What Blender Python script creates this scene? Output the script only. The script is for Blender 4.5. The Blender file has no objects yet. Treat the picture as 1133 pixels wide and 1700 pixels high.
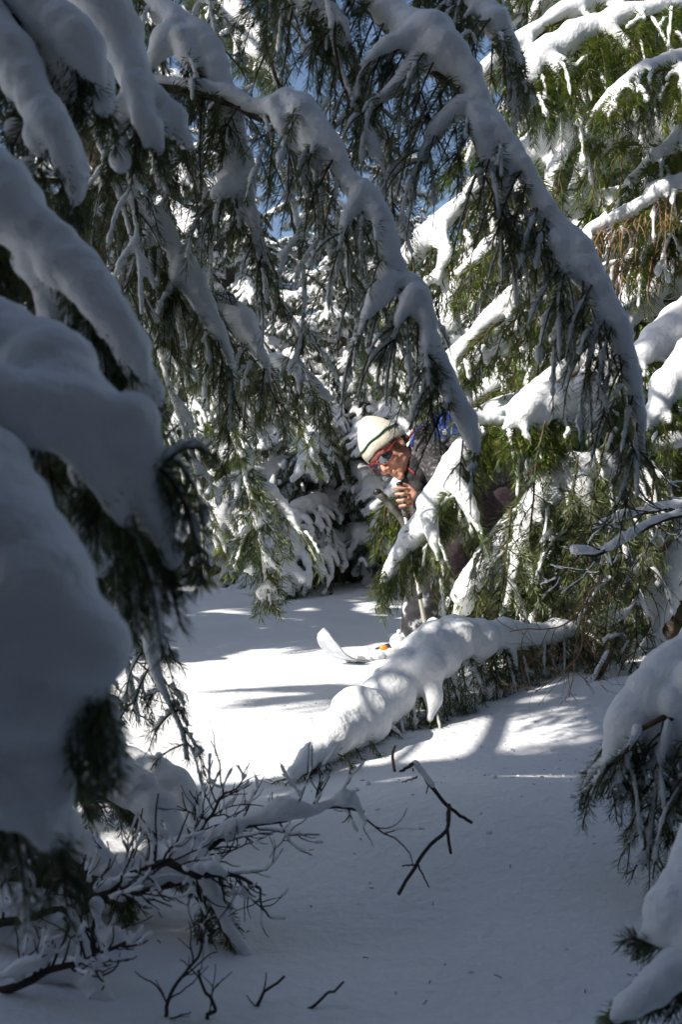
import bpy, math, random
import numpy as np
from mathutils import Vector, Matrix, Euler

# ------------------------------------------------------------------ camera, sky, sun, exposure
SC = bpy.context.scene
COL = SC.collection
CZ = 0.60                      # camera height above the snow where the skier stands
FPX = 1654.0                   # focal length in photo pixels (1133 x 1700)
cam_d = bpy.data.cameras.new('camera')
cam = bpy.data.objects.new('camera', cam_d); COL.objects.link(cam); SC.camera = cam
cam.location = (0, 0, CZ); cam.rotation_euler = (math.radians(90), 0, 0)
cam_d.sensor_fit = 'VERTICAL'; cam_d.sensor_height = 36.0; cam_d.lens = 36.0 * FPX / 1700.0
cam_d.clip_start = 0.05; cam_d.clip_end = 600
cam_d.dof.use_dof = True; cam_d.dof.focus_distance = 3.2; cam_d.dof.aperture_fstop = 9.0

SUN_DIR = Vector((-0.70, -0.42, 0.58)).normalized()      # towards the sun: from the left and behind the camera
elev = math.asin(SUN_DIR.z); azim = math.atan2(SUN_DIR.x, SUN_DIR.y)
world = bpy.data.worlds.new('World'); SC.world = world; world.use_nodes = True
wn = world.node_tree; bg = wn.nodes['Background']
sky = wn.nodes.new('ShaderNodeTexSky'); sky.sky_type = 'NISHITA'; sky.sun_disc = False
sky.sun_elevation = elev; sky.sun_rotation = azim; sky.altitude = 900; sky.air_density = 1.0; sky.dust_density = 1.8; sky.ozone_density = 0.7
wn.links.new(sky.outputs[0], bg.inputs[0]); bg.inputs[1].default_value = 0.10
sun_d = bpy.data.lights.new('sun', 'SUN'); sun_d.energy = 5.0; sun_d.angle = math.radians(0.5); sun_d.color = (1.0, 0.945, 0.86)
sun = bpy.data.objects.new('sun', sun_d); COL.objects.link(sun); sun.location = (-20, -4, 14)
sun.rotation_euler = SUN_DIR.to_track_quat('Z', 'Y').to_euler()
vs = SC.view_settings; vs.view_transform = 'Standard'; vs.look = 'None'; vs.gamma = 1.0; vs.use_curve_mapping = False
vs.exposure = 0.6
SC.cycles.max_bounces = 8; SC.cycles.diffuse_bounces = 4; SC.cycles.use_denoising = True

# ------------------------------------------------------------------ helpers
rnd = random.Random(11)
rng = np.random.default_rng(11)
V3 = lambda *a: np.array(a, float)

def at(px, py, Y):
    """a point of the place: photo pixel at distance Y in front of the camera"""
    return np.array(((px - 566.5) / FPX * Y, Y, CZ - (py - 850.0) / FPX * Y))

def nrm(v):
    v = np.asarray(v, float)
    return v / np.maximum(np.linalg.norm(v, axis=-1, keepdims=True), 1e-9)

def catmull(K, n):
    """Catmull-Rom through the rows of K (any number of columns), n samples, even in chord length of the first three columns"""
    K = np.asarray(K, float)
    if len(K) == 2: K = np.array([K[0], (K[0] + K[1]) / 2, K[1]])
    A = np.vstack([2 * K[0] - K[1], K, 2 * K[-1] - K[-2]])
    out = []
    m = 12
    for i in range(len(K) - 1):
        p0, p1, p2, p3 = A[i:i + 4]
        t = np.linspace(0, 1, m, endpoint=False)[:, None]
        out.append(0.5 * (2 * p1 + (p2 - p0) * t + (2 * p0 - 5 * p1 + 4 * p2 - p3) * t ** 2 + (3 * p1 - p0 - 3 * p2 + p3) * t ** 3))
    out.append(K[-1:])
    P = np.vstack(out)
    d = np.r_[0, np.cumsum(np.linalg.norm(np.diff(P[:, :3], axis=0), axis=1))]
    s = np.linspace(0, d[-1], n)
    return np.stack([np.interp(s, d, P[:, c]) for c in range(P.shape[1])], 1), d[-1]

def tangents(P):
    return nrm(np.gradient(P, axis=0))

class Geo:
    """collects vertices and faces, then makes one mesh"""
    def __init__(s): s.v = []; s.f = []; s.n = 0
    def add(s, v, f, mat=0):
        v = np.asarray(v, float); f = np.asarray(f, int)
        s.v.append(v); s.f.append((f + s.n, mat)); s.n += len(v)
    def mesh(s, name, mats, smooth=True):
        me = bpy.data.meshes.new(name)
        if s.n == 0:
            return me
        v = np.vstack(s.v).astype(np.float32)
        me.vertices.add(len(v)); me.vertices.foreach_set('co', v.ravel())
        idx = np.concatenate([f.ravel() for f, m in s.f]).astype(np.int32)
        tot = np.concatenate([np.full(len(f), f.shape[1]) for f, m in s.f]).astype(np.int32)
        mi = np.concatenate([np.full(len(f), m) for f, m in s.f]).astype(np.int32)
        st = np.r_[0, np.cumsum(tot)[:-1]].astype(np.int32)
        me.loops.add(len(idx)); me.loops.foreach_set('vertex_index', idx)
        me.polygons.add(len(tot)); me.polygons.foreach_set('loop_start', st)
        try: me.polygons.foreach_set('loop_total', tot)
        except Exception: pass
        me.polygons.foreach_set('material_index', mi)
        me.polygons.foreach_set('use_smooth', np.full(len(tot), smooth))
        for m in mats: me.materials.append(m)
        me.update(calc_edges=True); me.validate()
        return me

def tube(g, P, R, sides=6, mat=0):
    P = np.asarray(P, float); n = len(P)
    R = np.broadcast_to(np.asarray(R, float), (n,))
    T = tangents(P)
    ref = V3(0.3, 0.9, 0.2) if abs(nrm(P[-1] - P[0])[1]) < 0.8 else V3(1, 0.1, 0.2)
    N = nrm(np.cross(T, ref)); B = np.cross(T, N)
    a = np.linspace(0, 2 * math.pi, sides, endpoint=False)
    ring = P[:, None] + R[:, None, None] * (N[:, None] * np.cos(a)[None, :, None] + B[:, None] * np.sin(a)[None, :, None])
    v = np.vstack([ring.reshape(-1, 3), P[:1], P[-1:]])
    i = np.arange(n - 1)[:, None] * sides; j = np.arange(sides)[None]; k = (j + 1) % sides
    f = np.stack([i + j, i + k, i + sides + k, i + sides + j], -1).reshape(-1, 4)
    g.add(v, f, mat)
    base = g.n - len(v)
    j = np.arange(sides); k = (j + 1) % sides
    c0 = np.full(sides, n * sides); c1 = c0 + 1
    g.f.append((np.stack([k, j, c0], 1) + base, mat)); g.f.append((np.stack([(n - 1) * sides + j, (n - 1) * sides + k, c1], 1) + base, mat))

def needles(g, P, per_m, length, width, mat=0, three=False, comb=0.0, tilt=(40, 68)):
    """spruce needles set all round the shoot P; three=True makes three-sided spikes, else folded blades"""
    P = np.asarray(P, float)
    L = np.linalg.norm(np.diff(P, axis=0), axis=1).sum()
    n = max(3, int(L * per_m))
    T = tangents(P)
    u = np.sort(rng.random(n)) * (len(P) - 1.001)
    i = u.astype(int); w = (u - i)[:, None]
    p = P[i] * (1 - w) + P[i + 1] * w
    t = nrm(T[i] * (1 - w) + T[i + 1] * w)
    ref = np.where(np.abs(t[:, 1:2]) < 0.85, V3(0.25, 1, 0.1), V3(0, 0, 1))
    a1 = nrm(np.cross(t, ref)); a2 = np.cross(a1, t)
    ph = rng.random(n) * 2 * math.pi
    if comb:
        ph = np.where(rng.random(n) < comb, np.where(rng.random(n) < 0.5, 0, math.pi) + rng.normal(0, 0.4, n), ph)
    tl = np.radians(rng.uniform(tilt[0], tilt[1], n)) * (1 - 0.45 * (u / len(P)) ** 4)
    r = a1 * np.cos(ph)[:, None] + a2 * np.sin(ph)[:, None]
    d = t * np.cos(tl)[:, None] + r * np.sin(tl)[:, None]
    ln = (length * rng.uniform(0.7, 1.15, n))[:, None]
    tip = p + d * ln + t * ln * 0.10
    s = nrm(np.cross(d, r + t * 0.3)) * (width * rng.uniform(0.8, 1.2, n))[:, None] * 0.5
    q = np.cross(d, nrm(s)) * width * 0.5
    if three:
        mid = p + d * ln * 0.55
        v = np.stack([p, mid + s - q * 0.5, mid - s - q * 0.5, mid + q * 0.8, tip], 1).reshape(-1, 3)
        b = np.arange(n)[:, None] * 5
        f = np.concatenate([b + np.array([[0, 1, 3]]), b + np.array([[0, 3, 2]]), b + np.array([[0, 2, 1]]),
                            b + np.array([[1, 4, 3]]), b + np.array([[3, 4, 2]]), b + np.array([[2, 4, 1]])])
    else:
        mid = p + d * ln * 0.45 + q * 0.5
        v = np.stack([p, mid + s, tip, mid - s], 1).reshape(-1, 3)
        b = np.arange(n)[:, None] * 4
        f = np.concatenate([b + np.array([[0, 1, 2]]), b + np.array([[0, 2, 3]])])
    g.add(v, f, mat)

def sphere_unit():
    import bmesh
    bm = bmesh.new(); bmesh.ops.create_icosphere(bm, subdivisions=2, radius=1.0)
    v = np.array([x.co[:] for x in bm.verts]); f = np.array([[l.index for l in p.verts] for p in bm.faces]); bm.free()
    return v, f
SPH_V, SPH_F = sphere_unit()

def wob(n, k=6.0, amp=1.0):
    """smooth one-dimensional noise with n samples"""
    m = max(4, int(n / k) + 3)
    return np.interp(np.linspace(0, m - 1, n), np.arange(m), rng.normal(0, amp, m))

def dusting(g, S, nl):
    """a thin broken streak of snow along a shoot"""
    m = len(S); a = int(rng.integers(0, 3)); b = int(rng.integers(m - 3, m + 1))
    if b - a < 4: return
    P, l = catmull(S[a:b], (b - a) * 2); T = tangents(P)
    up = V3(0, 0, 1) - T * T[:, 2:3] + V3(0, 0.8, 0)
    k = nl * (0.10 + 0.13 * np.abs(wob(len(P), 2, 1.0))); k[0] = k[-1] = nl * 0.05
    P = P + up * (k * 0.9)[:, None]
    tube(g, P, k, 6)

_jobs = []
def blob(balls, voxel, mat, name, parent=None, smooth=5, rough=0.0, rscale=0.05, dec=None, extra=None):
    """one closed mesh grown round a list of (centre, radius or three radii); meshed later, all together"""
    C = np.array([b[0] for b in balls], float)
    R = np.array([np.broadcast_to(np.asarray(b[1], float), 3) for b in balls], float)
    R = np.maximum(R, voxel * 1.15)
    v = (C[:, None] + SPH_V[None] * R[:, None]).reshape(-1, 3)
    f = (np.arange(len(C))[:, None, None] * len(SPH_V) + SPH_F[None]).reshape(-1, 3)
    g = Geo(); g.add(v, f)
    if extra: extra(g)
    me = g.mesh(name, [mat])
    o = bpy.data.objects.new(name, me); COL.objects.link(o)
    if parent is not None: o.parent = parent
    m = o.modifiers.new('r', 'REMESH'); m.mode = 'VOXEL'; m.voxel_size = voxel; m.use_smooth_shade = True
    if smooth:
        m = o.modifiers.new('s', 'SMOOTH'); m.factor = 0.5; m.iterations = smooth
    if rough:
        tx = bpy.data.textures.new('snow_relief', 'CLOUDS'); tx.noise_scale = rscale; tx.noise_depth = 2
        m = o.modifiers.new('d', 'DISPLACE'); m.texture = tx; m.strength = rough; m.mid_level = 0.5; m.texture_coords = 'LOCAL'
    if dec:
        m = o.modifiers.new('c', 'DECIMATE'); m.ratio = dec
    _jobs.append(o)
    return o

def run_jobs():
    dg = bpy.context.evaluated_depsgraph_get(); dg.update()
    for o in _jobs:
        me = bpy.data.meshes.new_from_object(o.evaluated_get(dg))
        old = o.data; me.name = old.name; o.modifiers.clear(); o.data = me
        if not me.materials and old.materials: me.materials.append(old.materials[0])
        me.polygons.foreach_set('use_smooth', np.ones(len(me.polygons), bool))
        bpy.data.meshes.remove(old)
    _jobs.clear()

def link(name, me, parent=None, kind=None):
    o = bpy.data.objects.new(name, me); COL.objects.link(o)
    if parent is not None: o.parent = parent
    if kind: o['kind'] = kind
    return o

def thing(name, label, cat, loc=(0, 0, 0), group=None):
    o = bpy.data.objects.new(name, None); COL.objects.link(o); o.empty_display_size = 0.1
    o.location = loc; o['label'] = label; o['category'] = cat
    if group: o['group'] = group
    return o

def tag(o, label, cat, group=None):
    o['label'] = label; o['category'] = cat
    if group: o['group'] = group
    return o

# ------------------------------------------------------------------ materials
def mat(name, col, rough=0.6, **kw):
    m = bpy.data.materials.new(name); m.use_nodes = True
    b = m.node_tree.nodes['Principled BSDF']
    b.inputs['Base Color'].default_value = (*col, 1); b.inputs['Roughness'].default_value = rough
    for k, v in kw.items(): b.inputs[k].default_value = v
    return m

def vary(m, cols, scale, detail=4, bump=0.0, bscale=None, coord='Object', bdist=0.01, lo=0.3, hi=0.7):
    nt = m.node_tree; b = nt.nodes['Principled BSDF']
    tc = nt.nodes.new('ShaderNodeTexCoord'); nz = nt.nodes.new('ShaderNodeTexNoise'); rp = nt.nodes.new('ShaderNodeValToRGB')
    nz.inputs['Scale'].default_value = scale; nz.inputs['Detail'].default_value = detail
    nt.links.new(tc.outputs[coord], nz.inputs['Vector']); nt.links.new(nz.outputs['Fac'], rp.inputs[0]); nt.links.new(rp.outputs[0], b.inputs['Base Color'])
    e = rp.color_ramp.elements
    while len(e) < len(cols): e.new(0.5)
    for i, c in enumerate(cols):
        e[i].position = lo + (hi - lo) * i / (len(cols) - 1); e[i].color = (*c, 1)
    if bump:
        n2 = nt.nodes.new('ShaderNodeTexNoise'); n2.inputs['Scale'].default_value = bscale or scale * 4; n2.inputs['Detail'].default_value = 5
        bp = nt.nodes.new('ShaderNodeBump'); bp.inputs['Strength'].default_value = bump; bp.inputs['Distance'].default_value = bdist
        nt.links.new(tc.outputs[coord], n2.inputs['Vector']); nt.links.new(n2.outputs['Fac'], bp.inputs['Height']); nt.links.new(bp.outputs[0], b.inputs['Normal'])
    return m

M = {}
M['snow'] = vary(mat('snow', (0.86, 0.87, 0.9), 0.65), [(0.80, 0.815, 0.85), (0.87, 0.88, 0.90)], 9, bump=0.6, bscale=75, bdist=0.008)
_b = M['snow'].node_tree.nodes['Principled BSDF']
_b.inputs['Subsurface Weight'].default_value = 0.25; _b.inputs['Subsurface Radius'].default_value = (0.03, 0.035, 0.04); _b.inputs['Subsurface Scale'].default_value = 0.6
M['ground'] = vary(mat('ground_snow', (0.86, 0.87, 0.9), 0.6), [(0.80, 0.81, 0.84), (0.87, 0.88, 0.90)], 3, bump=0.6, bscale=42, bdist=0.011)
M['needle'] = vary(mat('needle', (0.03, 0.06, 0.015), 0.45), [(0.046, 0.070, 0.026), (0.105, 0.140, 0.048), (0.19, 0.225, 0.105)], 14, lo=0.34, hi=0.68)
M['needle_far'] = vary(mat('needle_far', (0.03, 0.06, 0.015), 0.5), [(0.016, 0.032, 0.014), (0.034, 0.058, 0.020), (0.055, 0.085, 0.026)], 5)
M['needle_lit'] = vary(mat('needle_sunlit', (0.05, 0.09, 0.02), 0.45), [(0.042, 0.072, 0.010), (0.10, 0.155, 0.018), (0.19, 0.22, 0.03)], 12, lo=0.32, hi=0.68)  # sunlight put into the colour: brighter, yellower copy of the needles
M['bark'] = vary(mat('bark', (0.08, 0.05, 0.03), 0.8), [(0.035, 0.024, 0.017), (0.075, 0.048, 0.03), (0.13, 0.085, 0.05)], 40, bump=0.6, bscale=120, bdist=0.003)
M['trunk'] = vary(mat('trunk_bark', (0.08, 0.06, 0.045), 0.9), [(0.05, 0.038, 0.03), (0.12, 0.09, 0.065)], 18, bump=0.9, bscale=40, bdist=0.02)
M['twig'] = vary(mat('twig', (0.2, 0.11, 0.05), 0.7), [(0.11, 0.06, 0.03), (0.26, 0.15, 0.065)], 30)
M['dead'] = vary(mat('dead_wood', (0.04, 0.03, 0.025), 0.8), [(0.018, 0.014, 0.012), (0.05, 0.036, 0.028)], 60, bump=0.5, bscale=200, bdist=0.002)

# translucency of sunlit needles
for k in ('needle', 'needle_lit', 'needle_far'):
    nt = M[k].node_tree; b = nt.nodes['Principled BSDF']; out = nt.nodes['Material Output']
    tr = nt.nodes.new('ShaderNodeBsdfTranslucent'); mx = nt.nodes.new('ShaderNodeMixShader'); mx.inputs[0].default_value = 0.22
    src = b.inputs['Base Color'].links[0].from_socket
    nt.links.new(src, tr.inputs[0]); nt.links.new(b.outputs[0], mx.inputs[1]); nt.links.new(tr.outputs[0], mx.inputs[2]); nt.links.new(mx.outputs[0], out.inputs[0])

# ------------------------------------------------------------------ the snow cover
def height(x, y):
    x = np.asarray(x, float); y = np.asarray(y, float)
    g = lambda cx, cy, sx, sy, a: a * np.exp(-((x - cx) / sx) ** 2 - ((y - cy) / sy) ** 2)
    z = 0.012 * np.sin(x * 1.7 + 0.6 * y) + 0.012 * np.sin(y * 2.3 - x * 0.9 + 1.0) + 0.006 * np.sin(5 * x + 3.1 * y)
    z = z + g(0.30, 1.86, 0.42, 0.26, 0.075) + g(0.9, 1.75, 0.5, 0.3, 0.02)          # hump in front
    z = z + g(-0.95, 1.55, 0.45, 0.55, 0.16) + g(-0.75, 0.9, 0.4, 0.4, 0.10)         # bank under the brush on the left
    z = z + g(0.75, 2.75, 0.5, 0.35, 0.05)
    z = z + g(1.1, 3.4, 0.7, 0.6, 0.12) + g(-1.9, 3.6, 0.8, 1.2, 0.15)
    z = z + g(-0.78, 6.6, 0.30, 0.5, 0.10) + g(0.8, 7.6, 1.3, 0.9, 0.10) + g(-1.6, 7.0, 0.4, 0.5, 0.06)
    far = np.clip((y - 8) / 30, 0, 1)
    z = z + far * 1.2 + 0.25 * far * np.sin(x * 0.35 + y * 0.2) + g(1.6, 1.1, 0.6, 0.5, 0.08)
    return z

def axis(c, fine, reach, n):
    t = np.linspace(-1, 1, n); k = math.asinh(reach / fine)
    return c + np.sinh(t * k) * fine
gx = axis(0.1, 0.9, 160, 300); gy = axis(2.2, 1.0, 220, 320)
X, Yg = np.meshgrid(gx, gy)
Z = height(X, Yg)
g = Geo(); nx = len(gx); ny = len(gy)
i = np.arange(ny - 1)[:, None] * nx; j = np.arange(nx - 1)[None]
g.add(np.stack([X, Yg, Z], -1).reshape(-1, 3), np.stack([i + j, i + j + 1, i + nx + j + 1, i + nx + j], -1).reshape(-1, 4))
link('snow_ground', g.mesh('snow_ground', [M['ground']]), kind='structure')

# ------------------------------------------------------------------ boughs
def shoot_path(p0, d0, L, droop, n=8, curl=0.0):
    d0 = nrm(d0); P = [np.array(p0, float)]; d = d0.copy()
    for k in range(1, n):
        s = k / (n - 1)
        d = nrm(d + V3(0, 0, -1) * droop * (1.6 / n) * (0.6 + s) + rng.normal(0, 0.035, 3) + V3(0, 0, curl * s / n))
        P.append(P[-1] + d * L / (n - 1))
    return np.array(P)

def grow(wood, need, balls, P, W, snow_r, *, start=0.1, n_sec=30, sec=(0.10, 0.2), ang=55, droop=1.6, ter=0, ter_len=0.45, nl=0.016, nw=0.0014,
         per_m=900, sec_snow=0.5, sec_r=0.012, dust=None, dust_p=0.5, keep=None, sec_cov=(0.3, 0.8), three=False, lat=None, wr=(0.008, 0.002), comb=0.3, tip_needles=0.35, bare=0.0, profile=0.6, sec_wood=0.0018, snow_tex=0.16, back=False):
    """P: snow axis samples, W: wood axis samples (same count)"""
    n = len(P); T = tangents(W)
    L = np.linalg.norm(np.diff(W, axis=0), axis=1).sum()
    tube(wood, W, np.linspace(wr[0], wr[1], n), 7)
    # snow along the limb
    s = 0.0; k = 0
    wb = 1 + wob(n, 5, snow_tex)
    ds = np.r_[0, np.cumsum(np.linalg.norm(np.diff(P, axis=0), axis=1))]
    while s < ds[-1]:
        r = np.interp(s, ds, snow_r * wb)
        c = np.array([np.interp(s, ds, P[:, c]) for c in range(3)])
        if r > 0.002 and (keep is None or keep(c)):
            balls.append((c + rng.normal(0, 0.1, 3) * r, np.array((1, 1, 0.95)) * r))
        s += max(r * 0.45, 0.004)
    it = int(n * (1 - tip_needles))
    if bare < 1 and n - it > 2: needles(need, W[it:], per_m, nl, nw, three=three)
    sgn = 1
    for q in range(n_sec):
        u = start + (1 - start) * (q + rng.uniform(0.1, 0.9)) / n_sec
        if keep and not keep(W[min(n - 2, int(u * (n - 1)))]): continue
        iu = min(n - 2, int(u * (n - 1))); p = W[iu]; t = T[iu]
        l = np.cross(t, V3(0, 0, 1))
        if lat is not None: l = l + np.asarray(lat) * 0.8
        l = nrm(l); sgn = -sgn
        a = math.radians(ang + rng.normal(0, 9))
        d0 = t * math.cos(a) + l * sgn * math.sin(a) + V3(0, 0, 0.15)
        if back and d0[1] < 0: d0[1] *= -0.4
        sl = rng.uniform(*sec) * (0.35 + 0.65 * max(0.0, 1 - u) ** profile) * min(1, 0.5 + 2 * (u - start))
        S = shoot_path(p, d0, sl, droop * rng.uniform(0.7, 1.3), n=9)
        tube(wood, S, np.linspace(sec_wood, sec_wood * 0.45, len(S)), 4)
        isb = rng.random() < bare
        if not isb: needles(need, S, per_m, nl, nw, three=three, comb=comb)
        kids = [S]
        if ter:
            Ts = tangents(S); sg = 1
            for m in range(ter):
                iv = 2 + int((len(S) - 4) * (m + rng.random()) / ter)
                sg = -sg
                side = np.cross(Ts[iv], nrm(np.cross(Ts[iv], l * 0.3 + t)))
                d1 = Ts[iv] * 0.75 + nrm(t - Ts[iv] * np.dot(t, Ts[iv]) + 1e-3) * sg * 0.75 + rng.normal(0, 0.12, 3)
                Q = shoot_path(S[iv], d1, sl * ter_len * rng.uniform(0.6, 1.1) * (1.1 - 0.6 * iv / len(S)), droop * 0.6, n=6)
                tube(wood, Q, np.linspace(sec_wood * 0.7, sec_wood * 0.35, len(Q)), 3)
                if not isb: needles(need, Q, per_m, nl * 0.92, nw, three=three, comb=comb)
                kids.append(Q)
        for kk, S2 in enumerate(kids):
            if dust is not None and rng.random() < dust_p: dusting(dust, S2, nl)
            if rng.random() < sec_snow * (1 if kk == 0 else 0.8):
                cov = rng.uniform(*sec_cov); m = max(4, int(sl * cov / 0.006))
                r0 = sec_r * rng.uniform(0.7, 1.35) * (1 if kk == 0 else 0.75)
                su = np.linspace(0, cov, m); idx = su * (len(S2) - 1.001); ii = idx.astype(int); w = (idx - ii)[:, None]
                pp = S2[ii] * (1 - w) + S2[ii + 1] * w
                tt = tangents(S2)[ii]; up = V3(0, 0, 1) - tt * tt[:, 2:3]
                rw = r0 * (1 + wob(m, 4, 0.22)) * (1 - 0.55 * (su / cov) ** 1.5)
                for c, r, u3 in zip(pp, rw, up):
                    balls.append((c + u3 * r * 0.75, r))

def make_tree(name, label, base, cat='spruce tree', group=None, trunk=None):
    t = thing(name, label, cat, base, group)
    if trunk:
        h, r = trunk; g = Geo()
        k = np.linspace(0, 1, 14)
        P = np.stack([0.03 * np.sin(3 * k) * h * 0.1, 0.03 * np.cos(2 * k) * h * 0.1 - 0.003 * h, k * h - 0.15], 1)
        tube(g, P, r * (1 - k) ** 0.8 + 0.012, 12)
        link('trunk', g.mesh('trunk', [M['trunk']]), t); t['trunk_h'] = h
    return t

def hero(tree, pts, label=None, extra=(), join=True, fringe=None, below=0.8, thin=0.8, vox=None, wood_mat='bark', needle_mat='needle', snow_mat='snow', **kw):
    """a bough traced along photo pixels at real depths: pts rows are (px, py, Y, snow radius in px)"""
    base = np.array(tree.location)
    K = np.array([[*at(a, b, Y), r * Y / FPX] for a, b, Y, r in pts])
    Ym = float(np.mean([p[2] for p in pts]))
    L = np.linalg.norm(np.diff(K[:, :3], axis=0), axis=1).sum()
    S, L = catmull(K, max(16, int(L / 0.012)))
    P = S[:, :3] - base; R = np.maximum(S[:, 3], 0)
    T = tangents(P); up = V3(0, 0, 1) - T * T[:, 2:3]
    W = P - up * (R * below)[:, None] + np.stack([wob(len(P), 8, 0.004), wob(len(P), 8, 0.004), wob(len(P), 8, 0.003)], 1)
    if Ym <= 1.3: R = R * 0.9
    if Ym > 1.3:
        R = R * thin; kw['sec_snow'] = kw.get('sec_snow', 0.5) * 0.6; kw['sec_r'] = kw.get('sec_r', 0.012) * 0.55
        kw.setdefault('comb', 0.62)
    wood, need, balls = Geo(), Geo(), []
    dst = Geo(); kw.setdefault('dust', dst)
    if kw.get('nl', 1) is None: kw.update(nl=(0.0128 if Ym < 2.3 else 0.0105) * Ym, nw=0.00105 * Ym)
    def keep(p):
        x, y, z = p + base; a = x / y * FPX + 566.5; b = 850 - (z - CZ) / y * FPX
        return -190 < a < 1320 and b > -260
    kw['keep'] = keep
    grow(wood, need, balls, P, W, R, **kw)
    if fringe:
        nf, (la, lb), fd = fringe; vis = [q for q in range(len(W)) if keep(W[q])]
        for q in range(nf):
            f = (q + rng.uniform(0.15, 0.85)) / nf; iq = vis[min(len(vis) - 1, int(f * len(vis)))]
            s2 = 1 if kw.get('back') else (-1 if q % 3 else 1)
            p = W[iq] + V3(0, s2 * rng.uniform(0.2, 1.0) * R[iq], 0)
            l = rng.uniform(la, lb) * (1.0 - 0.35 * f ** 3)
            S = shoot_path(p, V3(*fd) + V3(rng.normal(0, 0.16), s2 * 0.35, rng.normal(0, 0.1)), l, 0.55, n=10)
            tube(wood, S, np.linspace(0.0021, 0.0009, len(S)), 5); needles(need, S, kw['per_m'] * 1.3, kw['nl'], kw['nw'] * 1.08, comb=0.8, tilt=(38, 56))
            if rng.random() < 0.55: dusting(dst, S, kw['nl'])
            for z in range(int(rng.integers(1, 4))):
                iv = int(rng.integers(2, 6)); sd = -1 if z % 2 else 1
                t = nrm(S[iv + 1] - S[iv]); Q = shoot_path(S[iv], t * 0.8 + np.cross(t, V3(0, 1, 0)) * sd * 0.6 + rng.normal(0, 0.1, 3), l * rng.uniform(0.3, 0.5), 0.5, n=7)
                tube(wood, Q, np.linspace(0.0015, 0.0008, len(Q)), 4); needles(need, Q, kw['per_m'] * 1.3, kw['nl'] * 0.92, kw['nw'] * 1.08, comb=0.8, tilt=(38, 56))
    if join and tree.get('trunk_h'):
        a = W[0]; z0 = min(tree['trunk_h'] * 0.8, a[2] + 0.25 * np.linalg.norm(a[:2]))
        J, _ = catmull(np.array([[0, 0, z0], [a[0] * .5, a[1] * .5, (z0 + a[2]) / 2 + 0.06], a]), 14)
        tube(wood, J, np.linspace(min(0.022, 1.7 * kw.get('wr', (0.008, 0.002))[0]), kw.get('wr', (0.008, 0.002))[0], 14), 7)
    for ch in extra:
        C = np.array([[*(at(a, b, Y)), r * Y / FPX] for a, b, Y, r in ch])
        C, l = catmull(C, max(6, int(np.linalg.norm(np.diff(C[:, :3], axis=0), axis=1).sum() / 0.006)))
        wv = 1 + wob(len(C), 4, 0.14)
        for c, k in zip(C, wv):
            balls.append((c[:3] - base, max(c[3] * k * (thin if Ym > 1.3 else 1), 0.003)))
        F = C[:, :3] - base - V3(0, 0, 1) * (C[:, 3:] * 0.7)
        tube(wood, F, 0.0022, 4)
        if kw.get('bare', 0) < 0.9:
            nk = dict(three=kw.get('three', False), comb=kw.get('comb', 0.3)); pm, nl, nw = kw.get('per_m', 900), kw.get('nl', 0.016), kw.get('nw', 0.0014)
            needles(need, F, pm, nl, nw, **nk)
            tl = nrm(F[-1] - F[-3]); ml = float(np.mean(kw.get('sec', (0.1, 0.2))))
            for q in range(7):
                iq = len(F) - 1 if q == 0 else int(len(F) * rng.uniform(0.2, 0.95))
                d0 = tl + rng.normal(0, 0.5 if q else 0.05, 3)
                if kw.get('back') and d0[1] < 0.05: d0[1] = 0.1 - 0.4 * d0[1]
                S = shoot_path(F[iq], d0, ml * (0.75 if q else 0.9) * rng.uniform(0.6, 1.0), kw.get('droop', 1.6), n=9)
                tube(wood, S, np.linspace(0.0018, 0.0008, len(S)), 4); needles(need, S, pm, nl, nw, **nk); dusting(dst, S, nl)
    b = link('bough', wood.mesh('bough', [M[wood_mat]]), tree)
    if label: b['label'] = label
    if need.n: link('needles', need.mesh('needles', [M[needle_mat]], False), b, 'stuff')
    if dst.n: link('snow_dusting', dst.mesh('snow_dusting', [M['snow']]), b, 'stuff')
    if balls:
        o = blob(balls, vox or max(0.0036, 0.0031 * Ym), M[snow_mat], 'snow_load', b, smooth=4 if Ym > 1.3 else 9, rough=0.35 * max(0.006, 0.006 * Ym), rscale=0.02 + 0.012 * Ym)
        o['kind'] = 'stuff'
    return b

# ------------------------------------------------------------------ boughs for whole trees (length about 1 along +X), shared by many copies
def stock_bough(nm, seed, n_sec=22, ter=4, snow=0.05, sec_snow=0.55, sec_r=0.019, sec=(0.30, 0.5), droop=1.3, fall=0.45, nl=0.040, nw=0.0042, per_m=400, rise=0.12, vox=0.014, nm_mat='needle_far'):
    global rng
    keep = rng; rng = np.random.default_rng(seed)
    k = np.linspace(0, 1, 7)
    K = np.stack([k, 0.05 * np.sin(k * 4 + seed), rise * np.sin(k * 2.2) - fall * k ** 1.9, snow * (0.35 + 0.9 * np.sin(np.pi * (0.15 + 0.75 * k)))], 1)
    S, L = catmull(K, 60); P = S[:, :3]; R = S[:, 3]
    T = tangents(P); up = V3(0, 0, 1) - T * T[:, 2:3]
    wood, need, balls = Geo(), Geo(), []
    W = P - up * (R * 0.8)[:, None]
    grow(wood, need, balls, P, W, R, start=0.12, n_sec=n_sec, sec=sec, ang=58, droop=droop, ter=ter, ter_len=0.5, nl=nl, nw=nw, per_m=per_m, sec_snow=sec_snow, sec_r=sec_r, sec_cov=(0.4, 0.95),
         wr=(0.014, 0.004), sec_wood=0.004, snow_tex=0.25)
    o = blob(balls, vox, M['snow'], 'stock', None, smooth=3, rough=0.012, rscale=0.06)
    rng = keep
    return wood, need, o, nm_mat

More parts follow.
